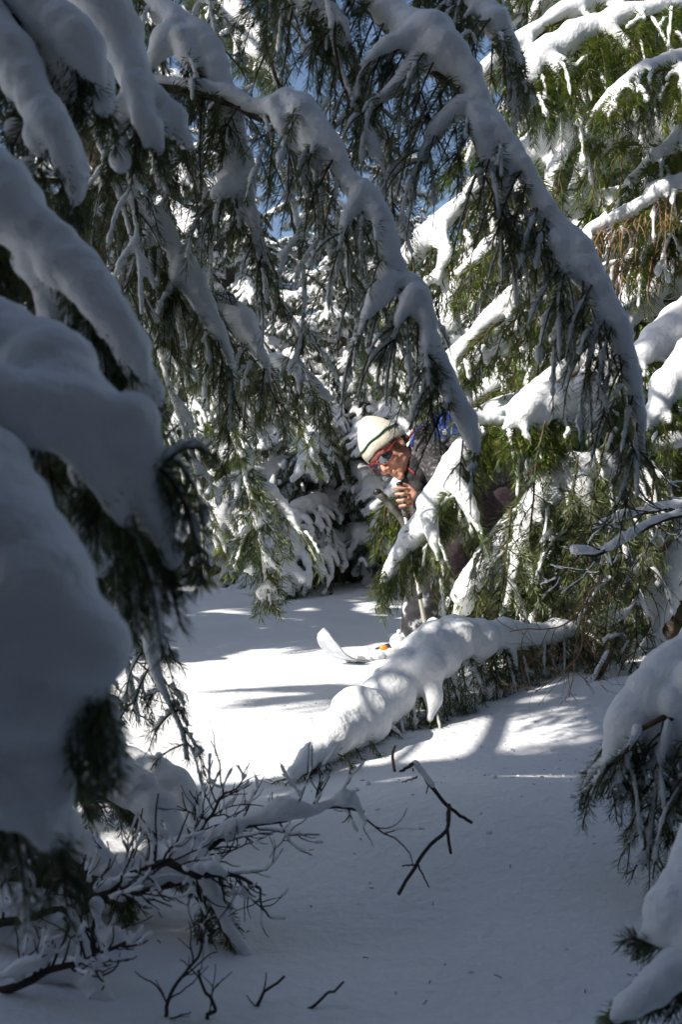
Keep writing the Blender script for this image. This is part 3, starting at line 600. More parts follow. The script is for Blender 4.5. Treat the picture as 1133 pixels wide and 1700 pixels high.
# ------------------------------------------------------------------ young spruces at the right edge
edge = make_tree('young_spruce', 'bent young spruce at the right edge with a smooth snow slope on top', (1.05, 1.6, float(height(1.05, 1.6))), 'young spruce', trunk=(0.5, 0.02))
hero(edge, [(1500, 980, 1.600, 30), (1350, 1000, 1.600, 50), (1230, 1050, 1.600, 60), (1150, 1098, 1.560, 62), (1085, 1155, 1.520, 56), (1040, 1212, 1.504, 40), (1014, 1268, 1.496, 20), (996, 1318, 1.496, 5)], None, start=0.2, n_sec=44, sec=(0.15, 0.3), ter=2, sec_snow=0.5, sec_r=0.012,
     extra=[[(1120, 1170, 1.488, 40), (1100, 1230, 1.480, 26), (1092, 1290, 1.472, 12)], [(1160, 1130, 1.488, 50), (1150, 1230, 1.472, 34), (1140, 1300, 1.464, 14)]], **A2)
for q, ch in enumerate([[(1110, 1200), (1092, 1290), (1082, 1360), (1073, 1438)], [(1150, 1220), (1130, 1300), (1115, 1360), (1105, 1400)], [(1060, 1210), (1040, 1260), (1030, 1300)]]):
    hero(edge, [(a, b, 1.46, r) for (a, b), r in zip(ch, (10, 8, 5, 3))], None, start=0.05, n_sec=18, sec=(0.06, 0.12), ter=1, sec_snow=0.4, sec_r=0.008, lat=(1, 0, 0), wr=(0.004, 0.002), **A3)
corner = make_tree('young_spruce', 'small spruce in the bottom right corner under a rounded heap of snow', (0.62, 1.0, float(height(0.62, 1.0))), 'young spruce', trunk=(0.3, 0.016))
hero(corner, [(1450, 1340, 1.1, 50), (1250, 1400, 1.05, 66), (1165, 1485, 1.02, 82), (1110, 1525, 1.0, 52), (1078, 1555, 1.0, 14), (1046, 1552, 1.0, 2)], None, start=0.15, n_sec=26, sec=(0.07, 0.11), sec_snow=0.3, sec_r=0.010, extra=[[(1180, 1500, 1.0, 70), (1170, 1580, .98, 50), (1160, 1640, .97, 24)]], **dict(A1, droop=1.0))
hero(corner, [(1350, 1520, 1.0, 40), (1200, 1570, .98, 50), (1110, 1620, .97, 34), (1060, 1660, .96, 26), (1022, 1692, .96, 12)], None, start=0.2, n_sec=26, sec=(0.07, 0.12), sec_snow=0.4, sec_r=0.010, **dict(A1, droop=1.0))
# ------------------------------------------------------------------ brush in the lower left corner and loose dead wood
def dead_branch(label, chain, twigs=14, tl=(60, 150), snow=(), name='dead_branch', group=None, r=(0.006, 0.002), up=0.35, seed=0, sub=3, sides=((-1, 1),), mt='dead', cat='dead branch', sprinkle=0.5):
    rr = np.random.default_rng(seed + 900)
    K = np.array([at(a, b, Y) for a, b, Y in chain]); base = K[0].copy()
    S, L = catmull(K - base, max(14, int(len(K) * 7)))
    S = S + np.stack([wob(len(S), 5, 0.003) for _ in range(3)], 1)
    t = thing(name, label, cat, base, group)
    g = Geo(); fr = []
    tube(g, S, np.linspace(r[0], r[1], len(S)), 7)
    Ym = float(np.mean([c[2] for c in chain])); T = tangents(S)
    def twig(p, d, l, rad, lev):
        P = [p]; d = nrm(d); n = 7
        for k in range(n):
            d = nrm(d + rr.normal(0, 0.17, 3) + V3(0, 0, 0.05)); P.append(P[-1] + d * l / n)
        P = np.array(P); tube(g, P, np.linspace(rad, rad * 0.5, len(P)), 5)
        if rr.random() < sprinkle and snow is not None:
            m = rr.integers(3, 8)
            a0 = rr.integers(0, 8 - m + 1)
            for q in np.linspace(a0, a0 + m - 1, m * 3):
                i = min(int(q), len(P) - 2); c = P[i] + (P[i + 1] - P[i]) * (q - i)
                fr.append((c + V3(0, 0, rad * 1.2), rad * rr.uniform(0.9, 1.7)))
        if lev:
            for q in range(sub):
                i = int(rr.integers(1, n - 1)); s = rr.choice([-1, 1])
                tw = tangents(P)[i]; sd = nrm(np.cross(tw, rr.normal(0, 1, 3)))
                twig(P[i], tw + sd * 0.9 * s + V3(0, 0, 0.15), l * rr.uniform(0.3, 0.6), rad * 0.62, lev - 1)
    for q in range(twigs):
        i = int(len(S) * (0.12 + 0.86 * (q + rr.random()) / twigs)); i = min(i, len(S) - 1)
        sd = nrm(np.cross(T[i], V3(0, 1, 0))) * rr.choice([-1, 1]) + V3(0, rr.normal(0, 0.7), 0)
        twig(S[i], T[i] * 0.7 + sd * 0.8 + V3(0, 0, up), rr.uniform(*tl) * Ym / FPX, r[1] * rr.uniform(0.7, 1.0), 1)
    link('branch', g.mesh('branch', [M[mt]]), t)
    for ch in snow or ():
        C = np.array([[*at(a, b, Y), q * Y / FPX] for a, b, Y, q in ch]); C, l = catmull(C, max(8, int(np.linalg.norm(np.diff(C[:, :3], axis=0), axis=1).sum() / 0.006)))
        w = 0.8 * (1 + wob(len(C), 4, 0.22))
        fr += [(c[:3] - base, c[3] * k) for c, k in zip(C, w)]
    if fr:
        o = blob(fr, 0.0026, M['snow'], 'snow_load', t, smooth=2, rough=0.004, rscale=0.02); o['kind'] = 'stuff'
    return t

bx, by = -0.75, 1.35
brush = make_tree('young_spruce', 'half buried young spruce at the lower left under rounded humps of snow', (bx, by, float(height(bx, by))), 'young spruce', trunk=(0.35, 0.02))
BR = dict(A1, droop=1.5, per_m=900, nw=0.0016)
hero(brush, [(-120, 1330, 1.5, 30), (40, 1262, 1.5, 34), (130, 1268, 1.5, 38), (205, 1292, 1.48, 46), (255, 1335, 1.46, 46), (280, 1385, 1.45, 38), (292, 1430, 1.45, 18)], 'arched bough under a smooth hump of snow', start=0.2, n_sec=36, sec=(0.08, 0.16), sec_snow=0.4, **BR)
hero(brush, [(60, 1290, 1.8, 30), (180, 1262, 1.75, 34), (262, 1292, 1.72, 40), (310, 1330, 1.7, 38), (330, 1375, 1.68, 20)], None, start=0.2, n_sec=30, sec=(0.08, 0.15), sec_snow=0.4, **BR)
hero(brush, [(-100, 1440, 1.4, 40), (20, 1400, 1.4, 40), (110, 1390, 1.4, 36), (180, 1440, 1.38, 28), (200, 1490, 1.38, 14)], None, start=0.1, n_sec=40, sec=(0.10, 0.18), sec_snow=0.3, **BR)
hero(brush, [(180, 1470, 1.45, 30), (260, 1435, 1.42, 40), (315, 1420, 1.4, 38), (350, 1470, 1.38, 20), (375, 1530, 1.36, 13), (402, 1575, 1.35, 15), (425, 1612, 1.35, 6)], 'thin snowy bough end pointing down onto the shaded snow', start=0.3, n_sec=34, sec=(0.06, 0.11), sec_snow=0.4, **BR)
hero(brush, [(-150, 1560, 1.3, 60), (0, 1520, 1.3, 66), (90, 1545, 1.28, 50), (140, 1600, 1.27, 26)], None, start=0.1, n_sec=30, sec=(0.10, 0.16), sec_snow=0.3, **BR)
hero(brush, [(-60, 1650, 1.2, 40), (80, 1612, 1.2, 24), (140, 1622, 1.2, 26), (172, 1672, 1.18, 30), (205, 1715, 1.17, 30), (240, 1760, 1.16, 14)], None, start=0.1, n_sec=24, sec=(0.06, 0.11), sec_snow=0.4, **BR)

GD = 'dead twiggy branches in the lower left corner'
dead_branch('long dead branch carrying a broken ridge of snow toward the centre', [(140, 1510, 1.42), (230, 1452, 1.42), (330, 1412, 1.42), (400, 1378, 1.42), (480, 1358, 1.42), (555, 1338, 1.42), (605, 1345, 1.42)], 20, (60, 150), [[(200, 1450, 1.42, 18), (260, 1430, 1.42, 26), (320, 1402, 1.42, 24), (345, 1396, 1.42, 10)], [(350, 1385, 1.42, 12), (385, 1375, 1.42, 18), (402, 1366, 1.42, 10)], [(410, 1362, 1.42, 10), (450, 1350, 1.42, 17), (470, 1342, 1.42, 20), (520, 1345, 1.42, 13), (550, 1332, 1.42, 14), (580, 1326, 1.42, 18), (598, 1345, 1.42, 10), (603, 1362, 1.42, 4)]], group=GD, seed=1, up=0.1)
dead_branch('dense tuft of bare black twigs above the long dead branch', [(300, 1420, 1.5), (330, 1385, 1.5), (355, 1350, 1.5), (372, 1318, 1.5)], 16, (50, 120), [], group=GD, seed=2, up=0.2, r=(0.004, 0.0018), sprinkle=0.25)
dead_branch('dead branch with snow crumbs lying across the left edge', [(-30, 1545, 1.25), (60, 1518, 1.25), (150, 1490, 1.25), (240, 1448, 1.25), (290, 1430, 1.25)], 20, (60, 150), [[(20, 1505, 1.25, 12), (80, 1495, 1.25, 16), (120, 1490, 1.25, 10)], [(170, 1470, 1.25, 12), (200, 1462, 1.25, 16), (225, 1450, 1.25, 8)]], group=GD, seed=3, up=0.1)
dead_branch('forked dead branch with a snow clump on its end below the humps', [(120, 1700, 1.2), (150, 1610, 1.2), (160, 1530, 1.2), (165, 1490, 1.2), (200, 1465, 1.2)], 14, (60, 130), [[(160, 1500, 1.19, 14), (165, 1540, 1.19, 12), (190, 1560, 1.19, 24), (205, 1566, 1.19, 10)]], group=GD, seed=4)
dead_branch('low dead branch in the darkest part of the left corner', [(-20, 1650, 1.15), (60, 1618, 1.15), (130, 1600, 1.15), (205, 1570, 1.15)], 14, (50, 130), [[(0, 1620, 1.15, 14), (50, 1600, 1.15, 16), (75, 1600, 1.15, 6)]], group=GD, seed=5)
dead_branch('dead branch with drooping twigs below the long snowy one', [(250, 1440, 1.36), (330, 1450, 1.36), (390, 1460, 1.36), (430, 1475, 1.36)], 14, (50, 120), [[(330, 1440, 1.36, 10), (350, 1438, 1.36, 14), (372, 1450, 1.36, 8)]], group=GD, seed=6, up=-0.5)
GT = 'bare twigs standing out of the shaded snow'
dead_branch('forked bare twig rising from the bottom edge under the left brush', [(255, 1740, 1.15), (275, 1690, 1.15), (288, 1640, 1.15), (320, 1600, 1.15), (352, 1540, 1.15)], 7, (70, 120), None, name='bare_twig', cat='twig', group=GT, seed=7, r=(0.0028, 0.0013), sub=1)
dead_branch('bare twig at the bottom edge left of the two short ones', [(345, 1730, 1.15), (352, 1690, 1.15), (335, 1640, 1.15), (328, 1610, 1.15)], 3, (50, 90), None, name='bare_twig', cat='twig', group=GT, seed=8, r=(0.0028, 0.0014), sub=1)
dead_branch('short bare twig with two prongs at the bottom edge', [(395, 1715, 1.2), (425, 1665, 1.2), (440, 1640, 1.2), (468, 1612, 1.2)], 2, (20, 40), None, name='bare_twig', cat='twig', group=GT, seed=9, r=(0.0027, 0.0015), sub=0)
dead_branch('single bare twig leaning right at the bottom edge', [(462, 1715, 1.2), (505, 1676, 1.2), (540, 1658, 1.2), (572, 1632, 1.2)], 1, (20, 30), None, name='bare_twig', cat='twig', group=GT, seed=10, r=(0.0026, 0.0013), sub=0)

# forked stick in the middle of the shaded snow
st = thing('fallen_stick', 'forked dark stick poking out of the shaded snow hump', 'stick', at(670, 1472, 1.52))
b0 = np.array(st.location); g = Geo()
for ch, r0, r1 in (([(662, 1484, 1.50), (684, 1448, 1.53), (712, 1405, 1.57), (742, 1378, 1.6), (746, 1350, 1.63), (747, 1336, 1.64)], .0036, .0042), ([(750, 1418, 1.59), (744, 1385, 1.6), (745, 1352, 1.63), (747, 1338, 1.64)], .003, .004), ([(784, 1366, 1.66), (768, 1356, 1.65), (745, 1340, 1.64), (722, 1312, 1.64), (700, 1282, 1.64), (688, 1266, 1.64)], .0034, .005),
                   ([(688, 1266, 1.64), (678, 1274, 1.64), (664, 1281, 1.63)], .0045, .0025), ([(694, 1436, 1.54), (668, 1437, 1.53)], .002, .0012), ([(694, 1436, 1.54), (706, 1458, 1.53), (713, 1474, 1.52)], .002, .0012), ([(692, 1290, 1.64), (668, 1299, 1.66)], .0022, .001), ([(712, 1300, 1.64), (708, 1318, 1.63)], .0018, .001)):
    K, _ = catmull(np.array([at(*c) for c in ch]) - b0, 16); tube(g, K + rng.normal(0, 0.0006, K.shape), np.linspace(r0, r1, 16) * 0.78, 7)
link('stick', g.mesh('stick', [M['dead']]), st)
sn = blob([(at(a, b, 1.64) - b0 + V3(0, -0.001, 0.003), 0.0042 + 0.002 * rnd.random()) for a, b in [(690 + 0.75 * q, 1268 + 1.0 * q) for q in range(0, 40, 2)]], 0.0028, M['snow'], 'snow_load', st, smooth=2); sn['kind'] = 'stuff'
# small broken stub and thin stems behind the hump
stub = thing('broken_stem', 'broken orange brown stem in the sunlit hollow under the low bough', 'stem', at(655, 1345, 2.25))
b0 = np.array(stub.location); g = Geo()
for ch, r0, r1 in (([(648, 1330, 2.2), (656, 1290, 2.2), (652, 1255, 2.21), (657, 1238, 2.22)], .0048, .0028), ([(684, 1335, 2.2), (688, 1300, 2.2), (686, 1275, 2.2)], .0035, .002), ([(640, 1350, 2.2), (665, 1315, 2.2), (690, 1300, 2.2)], .0025, .0015), ([(665, 1350, 2.2), (680, 1320, 2.2)], .003, .001), ([(650, 1345, 2.2), (675, 1330, 2.2)], .003, .001), ([(748, 1310, 2.1), (770, 1300, 2.1), (785, 1288, 2.1)], .0025, .0015), ([(795, 1305, 2.1), (806, 1286, 2.1)], .002, .0015)):
    K, _ = catmull(np.array([at(*c) for c in ch]) - b0, 10); g = Geo(); tube(g, K, np.linspace(r0, r1, 10), 6); link('stem', g.mesh('stem', [M['twig']]), stub)

# thin dead wood at the right
for lab, ch, nn, sd in (('nearly bare dead branch entering at the right edge, snow on top', [(1260, 800, 2.6), (1150, 835, 2.6), (1090, 848, 2.6), (1045, 858, 2.6), (1000, 872, 2.6)], 8, 31),
                        ('second dead branch at the right edge, just below the first', [(1260, 830, 2.5), (1150, 852, 2.5), (1085, 870, 2.5), (1040, 896, 2.5), (1000, 918, 2.5), (955, 918, 2.5)], 12, 32)):
    dead_branch(lab, ch, nn, (60, 170), [[(a, b - 6, Y, 7 + 3 * (q % 2)) for q, (a, b, Y) in enumerate(ch)]], group='dead branches at the right edge', seed=sd, up=-0.4, r=(0.007, 0.003))
for lab, ch, sd in (('thin orange twig curling in front of the dark hanging boughs', [(1010, 1000, 2.7), (968, 1010, 2.7), (965, 1080, 2.7), (930, 1120, 2.7), (888, 1150, 2.7)], 33), ('spray of thin orange twigs low before the hanging boughs', [(985, 900, 2.75), (972, 1000, 2.75), (958, 1080, 2.75), (945, 1160, 2.75)], 34),
                    ('wiry orange twig reaching left above the low snowy bough', [(1000, 960, 2.75), (950, 1030, 2.75), (900, 1045, 2.75), (850, 1050, 2.75)], 35)):
    dead_branch(lab, ch, 9, (50, 120), None, name='orange_twig', cat='twig', group='orange twigs at the right', seed=sd, up=-0.2, r=(0.003, 0.0014), mt='twig')

# needles and bark crumbs scattered on the snow
g = Geo()
for q in range(150):
    x = rng.uniform(-0.5, 1.1); y = rng.uniform(1.1, 3.0); a = rng.uniform(0, 3.14); l = rng.uniform(0.004, 0.011) * (1.5 if rng.random() < 0.2 else 1)
    k = np.linspace(-0.5, 0.5, 4)[:, None]
    P = V3(x, y, 0) + k * l * V3(math.cos(a), math.sin(a), 0) + np.array([[0, 0, 0], [0.0006, 0.001, 0], [0.001, 0, 0], [0, 0, 0]])
    P[:, 2] = height(P[:, 0], P[:, 1]) + 0.0012
    tube(g, P, 0.0007, 4)
link('fallen_needles', g.mesh('fallen_needles', [M['dead']]), kind='stuff')

# clumps dropped from the boughs
cl = []
for q in range(90):
    a = rng.uniform(560, 1150); b = rng.uniform(1190, 1420) if q < 60 else rng.uniform(1100, 1650)
    y = CZ * FPX / (b - 850); x = (a - 566.5) / FPX * y; r = rng.uniform(0.0022, 0.0055) * (1.5 if q % 12 == 0 else 1)
    c = V3(x, y, float(height(x, y)) + r * 0.15)
    for w in range(3): cl.append((c + rng.normal(0, 0.45, 3) * r * V3(1, 1, 0.3), r * rng.uniform(0.6, 1)))
o = blob(cl, 0.0024, M['snow'], 'snow_clumps', None, smooth=1); o['kind'] = 'stuff'
# ------------------------------------------------------------------ the skier
M['skin'] = vary(mat('skin', (0.55, 0.27, 0.18), 0.5), [(0.52, 0.25, 0.165), (0.60, 0.31, 0.215)], 20)
M['skin'].node_tree.nodes['Principled BSDF'].inputs['Subsurface Weight'].default_value = 0.1
M['skin'].node_tree.nodes['Principled BSDF'].inputs['Subsurface Radius'].default_value = (0.01, 0.004, 0.002)
M['lips'] = mat('lips', (0.42, 0.14, 0.11), 0.5)
M['hair'] = vary(mat('hair', (0.05, 0.035, 0.025), 0.6), [(0.03, 0.02, 0.015), (0.08, 0.055, 0.04)], 90)
M['wool'] = vary(mat('wool', (0.62, 0.58, 0.48), 0.95), [(0.52, 0.48, 0.39), (0.68, 0.64, 0.54)], 60, bump=0.8, bscale=170, bdist=0.004)
M['green_band'] = mat('green_band', (0.02, 0.085, 0.06), 0.9)
M['badge'] = mat('badge', (0.45, 0.30, 0.05), 0.7)
M['red'] = mat('red_frame', (0.28, 0.012, 0.018), 0.35)
M['lens'] = mat('mirror_lens', (0.16, 0.18, 0.20), 0.05, Metallic=0.9)
M['jacket'] = vary(mat('jacket', (0.05, 0.045, 0.05), 0.9), [(0.025, 0.024, 0.03), (0.07, 0.062, 0.066), (0.30, 0.30, 0.32)], 70, bump=0.4, bscale=90, lo=0.38, hi=0.78)
M['black'] = mat('black_cloth', (0.015, 0.014, 0.018), 0.8)
M['trouser'] = vary(mat('trousers', (0.03, 0.02, 0.028), 0.85), [(0.020, 0.012, 0.018), (0.045, 0.027, 0.035), (0.12, 0.09, 0.1)], 60, bump=0.3, lo=0.35, hi=0.85)
M['gaiter'] = vary(mat('gaiter', (0.03, 0.03, 0.035), 0.8), [(0.02, 0.02, 0.022), (0.05, 0.05, 0.055), (0.75, 0.77, 0.8)], 16, lo=0.45, hi=0.66, bump=0.4)
M['blue'] = vary(mat('blue_nylon', (0.02, 0.06, 0.32), 0.55), [(0.015, 0.04, 0.22), (0.03, 0.085, 0.42)], 14, bump=0.3)
M['maroon'] = mat('maroon_piping', (0.28, 0.015, 0.04), 0.7)
M['alu'] = mat('pole_shaft', (0.55, 0.52, 0.46), 0.35, Metallic=0.6)
M['foam'] = vary(mat('foam_grip', (0.10, 0.095, 0.09), 0.9), [(0.07, 0.066, 0.06), (0.16, 0.15, 0.14)], 50)
M['rubber'] = mat('rubber', (0.012, 0.012, 0.013), 0.5)
M['orange'] = mat('orange_plastic', (0.8, 0.25, 0.02), 0.4)
M['yellow'] = mat('yellow_plastic', (0.75, 0.5, 0.03), 0.4)
M['ski'] = vary(mat('ski', (0.5, 0.52, 0.55), 0.4), [(0.42, 0.45, 0.48), (0.70, 0.72, 0.75)], 25)

U = nrm(V3(-0.77, 0.0, 0.64)); F = V3(-0.435, -0.73, -0.52); F = nrm(F - U * np.dot(F, U)); Rr = np.cross(F, U)
HB = np.stack([Rr, F, U], 1)                                    # columns: right, front, up of the head
HC = at(645, 750, 4.2)
person = thing('person', 'person in a pale wool hat and red sunglasses leaning out from behind the snowy boughs', 'person', at(760, 1085, 4.4))
pb = np.array(person.location)
def hl(r, f, u): return HC - pb + HB @ V3(r, f, u)
def wp(px, py, Y): return at(px, py, Y) - pb
def ell(g, c, rad):
    g.add((hl(*c) + (SPH_V * np.array(rad)) @ HB.T), SPH_F)
def chain(pts, step=0.35):
    """(x, y, z, r) rows of a tapering limb as balls"""
    K = np.array(pts, float); out = []
    for a, b in zip(K[:-1], K[1:]):
        n = max(2, int(np.linalg.norm(b[:3] - a[:3]) / (min(a[3], b[3]) * step)))
        for t in np.linspace(0, 1, n): c = a + (b - a) * t; out.append((c[:3], c[3]))
    return out
def limb(*p): return chain([(*wp(a, b, c), r) for a, b, c, r in p])

neck0, neck1 = (*hl(0, -0.03, -0.07), 0.058), (*wp(697, 770, 4.30), 0.062)
hand_l, hand_r = (688, 822, 4.0), (694, 892, 4.22)
def fingers(g):
    pass
balls = chain([neck0, neck1]) + limb((697, 772, 4.30, .09), (740, 770, 4.36, .13), (800, 785, 4.45, .13), (848, 805, 4.56, .14))
balls += limb((712, 752, 4.22, .07), (735, 790, 4.12, .05), (752, 838, 4.04, .043), (720, 838, 4.0, .036), (692, 830, 4.0, .026))
balls += limb((705, 800, 4.42, .07), (705, 850, 4.40, .05), (716, 895, 4.36, .043), (705, 895, 4.28, .034), (694, 892, 4.22, .026))
balls += limb((835, 815, 4.48, .10), (780, 880, 4.3, .085), (728, 940, 4.2, .062), (700, 1010, 4.22, .055), (690, 1070, 4.24, .042), (655, 1082, 4.16, .036))
balls += limb((855, 825, 4.66, .10), (848, 890, 4.62, .085), (836, 960, 4.58, .065), (822, 1030, 4.6, .055), (815, 1082, 4.6, .042), (790, 1090, 4.5, .036))
# left hand round the pole: palm, four bent fingers, thumb
PXm = 4.0 / FPX
def fing(pts, r): return limb(*[(a, b, c, r * k) for (a, b, c), k in zip(pts, (1.05, 1.0, 0.92, 0.8))])
balls += limb((692, 830, 4.0, .024), (686, 823, 3.99, .024), (683, 817, 3.99, .019)) + limb((688, 835, 4.0, .02), (683, 833, 3.99, .019))
balls += fing([(684, 813, 3.985), (672, 811, 3.965), (662, 810, 3.965), (651, 811, 3.97)], .0070)
balls += fing([(683, 821, 3.98), (670, 820, 3.95), (658, 820, 3.965), (660, 824, 3.99)], .0072)
balls += fing([(683, 830, 3.98), (670, 830, 3.95), (660, 831, 3.965), (662, 834, 3.99)], .0070)
balls += fing([(684, 838, 3.985), (673, 839, 3.955), (664, 840, 3.97), (666, 842, 3.99)], .0064)
balls += fing([(688, 819, 4.01), (681, 808, 4.0), (672, 804, 3.99), (665, 804, 3.985)], .0076)
for q in range(4):
    balls += fing([(688, 882 + 7 * q, 4.21), (676, 882 + 7 * q, 4.17), (670, 884 + 7 * q, 4.19), (674, 886 + 7 * q, 4.22)], .0072)
balls += fing([(694, 885, 4.23), (690, 876, 4.22), (682, 873, 4.2), (677, 875, 4.18)], .0076)

def head_geo(g):
    ell(g, (0, -.015, .035), (.074, .093, .085)); ell(g, (0, .035, -.02), (.060, .056, .075)); ell(g, (0, .042, -.078), (.046, .044, .034)); ell(g, (0, .074, -.104), (.021, .019, .017))
    for s in (-1, 1):
        ell(g, (s * .038, .062, -.036), (.023, .024, .024)); ell(g, (s * .011, .098, -.043), (.009, .010, .008))
        ell(g, (s * .074, -.012, -.012), (.009, .017, .030)); ell(g, (s * .078, -.020, -.005), (.006, .014, .022)); ell(g, (s * .040, .025, -.06), (.02, .03, .035))
    ell(g, (0, .075, .026), (.046, .018, .014))
    for q in np.linspace(0, 1, 6): ell(g, (0, .086 + .022 * q, .008 - .044 * q), (.008 + .004 * q, .010, .010))
    ell(g, (0, .089, -.0665), (.021, .009, .0055)); ell(g, (0, .088, -.078), (.018, .009, .0065)); ell(g, (0, .082, -.09), (.016, .01, .01))
body = blob(balls, 0.0036, M['skin'], 'body', person, smooth=4, extra=head_geo, dec=0.12)
# mouth line
g = Geo(); K = np.array([hl(x, .0985 - 6 * x * x, -.0722 + 3 * x * x) for x in np.linspace(-.02, .02, 9)]); tube(g, K, 0.0016, 5); link('mouth', g.mesh('mouth', [M['lips']]), person)
# hair at temple and nape
hb = []
for s in (-1, 1):
    for q in range(7): hb.append((hl(s * (.072 - .002 * q), .02 - .012 * q, .03 - .008 * (q % 4)), .011))
    for q in range(5): hb.append((hl(s * .068, .018, .035 - .014 * q), .009))
for a in np.linspace(-1.2, 1.2, 9): hb.append((hl(.07 * math.sin(a), -.03 - .07 * math.cos(a), -.02), .02))
blob(hb, 0.004, M['hair'], 'hair', person, smooth=2)
# wool hat: brim fold, crown drawn out to a soft blunt tip
def hat_ring(u, k, n=40):
    a = np.linspace(0, 2 * math.pi, n, endpoint=False)
    r = .089 * k * np.cos(a); f = -.012 + .110 * k * np.sin(a)
    uu = u + 0.30 * (f + .012) * max(0.0, 1 - (u / 0.17)) + 0.002 * np.sin(7 * a)
    return np.array([hl(x, y, z) for x, y, z in zip(r, f - max(0, u - .03) * 0.25, uu)])
g = Geo(); prof = [(.012, .93), (.008, .99), (.012, 1.03), (.04, 1.02), (.060, 1.0), (.063, .985), (.09, .89), (.115, .76), (.138, .60), (.155, .44), (.167, .28), (.173, .14), (.175, .03)]
rings = [hat_ring(u, k) for u, k in prof]; n = 40
i = np.arange(len(rings) - 1)[:, None] * n; j = np.arange(n)[None]; k = (j + 1) % n
g.add(np.vstack(rings), np.stack([i + j, i + k, i + n + k, i + n + j], -1).reshape(-1, 4))
hat = link('hat', g.mesh('hat', [M['wool']]), person)
sm = hat.modifiers.new('s', 'SOLIDIFY'); sm.thickness = 0.006
g = Geo(); R0 = hat_ring(.062, 1.012); tube(g, np.vstack([R0, R0[:2]]), 0.0048, 6); link('hat_band', g.mesh('hat_band', [M['green_band']]), hat)
g = Geo(); g.add(hl(-.055, -.035, .118) + (SPH_V * np.array((.011, .011, .006))) @ HB.T, SPH_F); link('hat_badge', g.mesh('hat_badge', [M['badge']]), hat)
# sunglasses
g = Geo(); lens = []
for s in (-1, 1):
    a = np.linspace(0, 2 * math.pi, 24, endpoint=False)
    rim = np.array([hl(s * (.036 + .032 * math.cos(t)), .104 - .020 * abs(.036 + .032 * math.cos(t)) / .07 - 1.6 * (max(0, .036 + .032 * math.cos(t) - .03)) ** 2 * 8, -.006 + .023 * math.sin(t) - .004 * math.cos(t)) for t in a])
    tube(g, np.vstack([rim, rim[:2]]), 0.0019, 6)
    K = np.array([hl(s * .068, .080, .002), hl(s * .078, .045, .004), hl(s * .081, .0, .004), hl(s * .080, -.02, -.006)]); tube(g, catmull(K, 12)[0], 0.0028, 6)
    lg = Geo(); c = rim.mean(0) + HB @ V3(0, .006, 0); mid = rim * 0.55 + c * 0.45 + HB @ V3(0, .003, 0)
    lg.add(np.vstack([rim, mid, [c + HB @ V3(0, .002, 0)]]), np.array([[q, (q + 1) % 24, 24 + (q + 1) % 24, 24 + q] for q in range(24)]))
    lg.f.append((np.array([[24 + q, 24 + (q + 1) % 24, 48] for q in range(24)]), 0)); lens.append(lg)
tube(g, catmull(np.array([hl(-.008, .108, .004), hl(0, .112, .006), hl(.008, .108, .004)]), 8)[0], 0.003, 6)
tube(g, catmull(np.array([hl(-.066, .086, .018), hl(-.036, .104, .020), hl(0, .108, .012), hl(.036, .104, .020), hl(.066, .086, .018)]), 20)[0], 0.0022, 6)
gl = link('sunglasses', g.mesh('sunglasses', [M['red']]), person)
for lg in lens: link('lens', lg.mesh('lens', [M['lens']]), gl)
# jacket, trousers, gaiters, boots
jb = limb((700, 770, 4.31, .095), (740, 770, 4.36, .148), (800, 785, 4.45, .15), (842, 800, 4.54, .155))
jb += limb((708, 752, 4.22, .085), (735, 790, 4.12, .066), (754, 838, 4.04, .058), (724, 838, 4.0, .05), (703, 832, 4.0, .042))
jb += limb((705, 800, 4.42, .085), (705, 850, 4.40, .066), (716, 895, 4.36, .056), (707, 895, 4.29, .044))
jk = blob(jb, 0.011, M['jacket'], 'jacket', person, smooth=4, rough=0.012, rscale=0.07)
cb = [(hl(.060 * math.cos(a), -.035 + .066 * math.sin(a), -.098 - .010 * math.sin(a)), .017) for a in np.linspace(0, 2 * math.pi, 26)] + [(hl(.068 * math.cos(a), -.045 + .076 * math.sin(a), -.122), .018) for a in np.linspace(0, 2 * math.pi, 26)]
cb += [(hl(x, y, z), .030) for x, y, z in ((0, .03, -.135), (-.03, .025, -.135), (.03, .03, -.14), (0, .01, -.16), (-.04, .0, -.16), (.03, .0, -.17), (-.02, .04, -.16), (.02, .05, -.165), (-.05, .02, -.19), (0, .04, -.20))] + [(wp(a, b2, c), .034) for a, b2, c in ((690, 800, 4.16), (694, 812, 4.14), (684, 792, 4.17), (698, 790, 4.15))]
blob(cb, 0.006, M['black'], 'collar', person, smooth=3)
g = Geo(); tube(g, catmull(np.array([hl(-.03, .035, -.10), hl(-.045, .06, -.15), wp(694, 800, 4.14), wp(704, 830, 4.16)]), 16)[0], 0.005, 6); tube(g, catmull(np.array([wp(676, 730, 4.2), wp(690, 714, 4.2), wp(706, 712, 4.2), wp(722, 712, 4.22)]), 12)[0], 0.005, 6); link('piping', g.mesh('piping', [M['maroon']]), jk)
g = Geo(); tube(g, catmull(np.array([wp(684, 742, 4.14), wp(688, 722, 4.14), wp(702, 708, 4.18), wp(724, 706, 4.24)]), 12)[0], 0.006, 6); link('shoulder_trim', g.mesh('shoulder_trim', [M['blue']]), jk)
blob(limb((716, 836, 4.0, .047), (702, 832, 4.0, .043), (697, 831, 4.0, .040)), 0.006, M['black'], 'cuff', person, smooth=2)
tbl = limb((835, 815, 4.50, .14), (780, 880, 4.3, .108), (728, 940, 4.2, .085), (708, 985, 4.21, .07)) + limb((855, 825, 4.66, .14), (848, 890, 4.62, .108), (836, 960, 4.58, .088), (822, 1030, 4.6, .078), (816, 1075, 4.6, .062))
blob(tbl, 0.012, M['trouser'], 'trousers', person, smooth=4, rough=0.014, rscale=0.09)
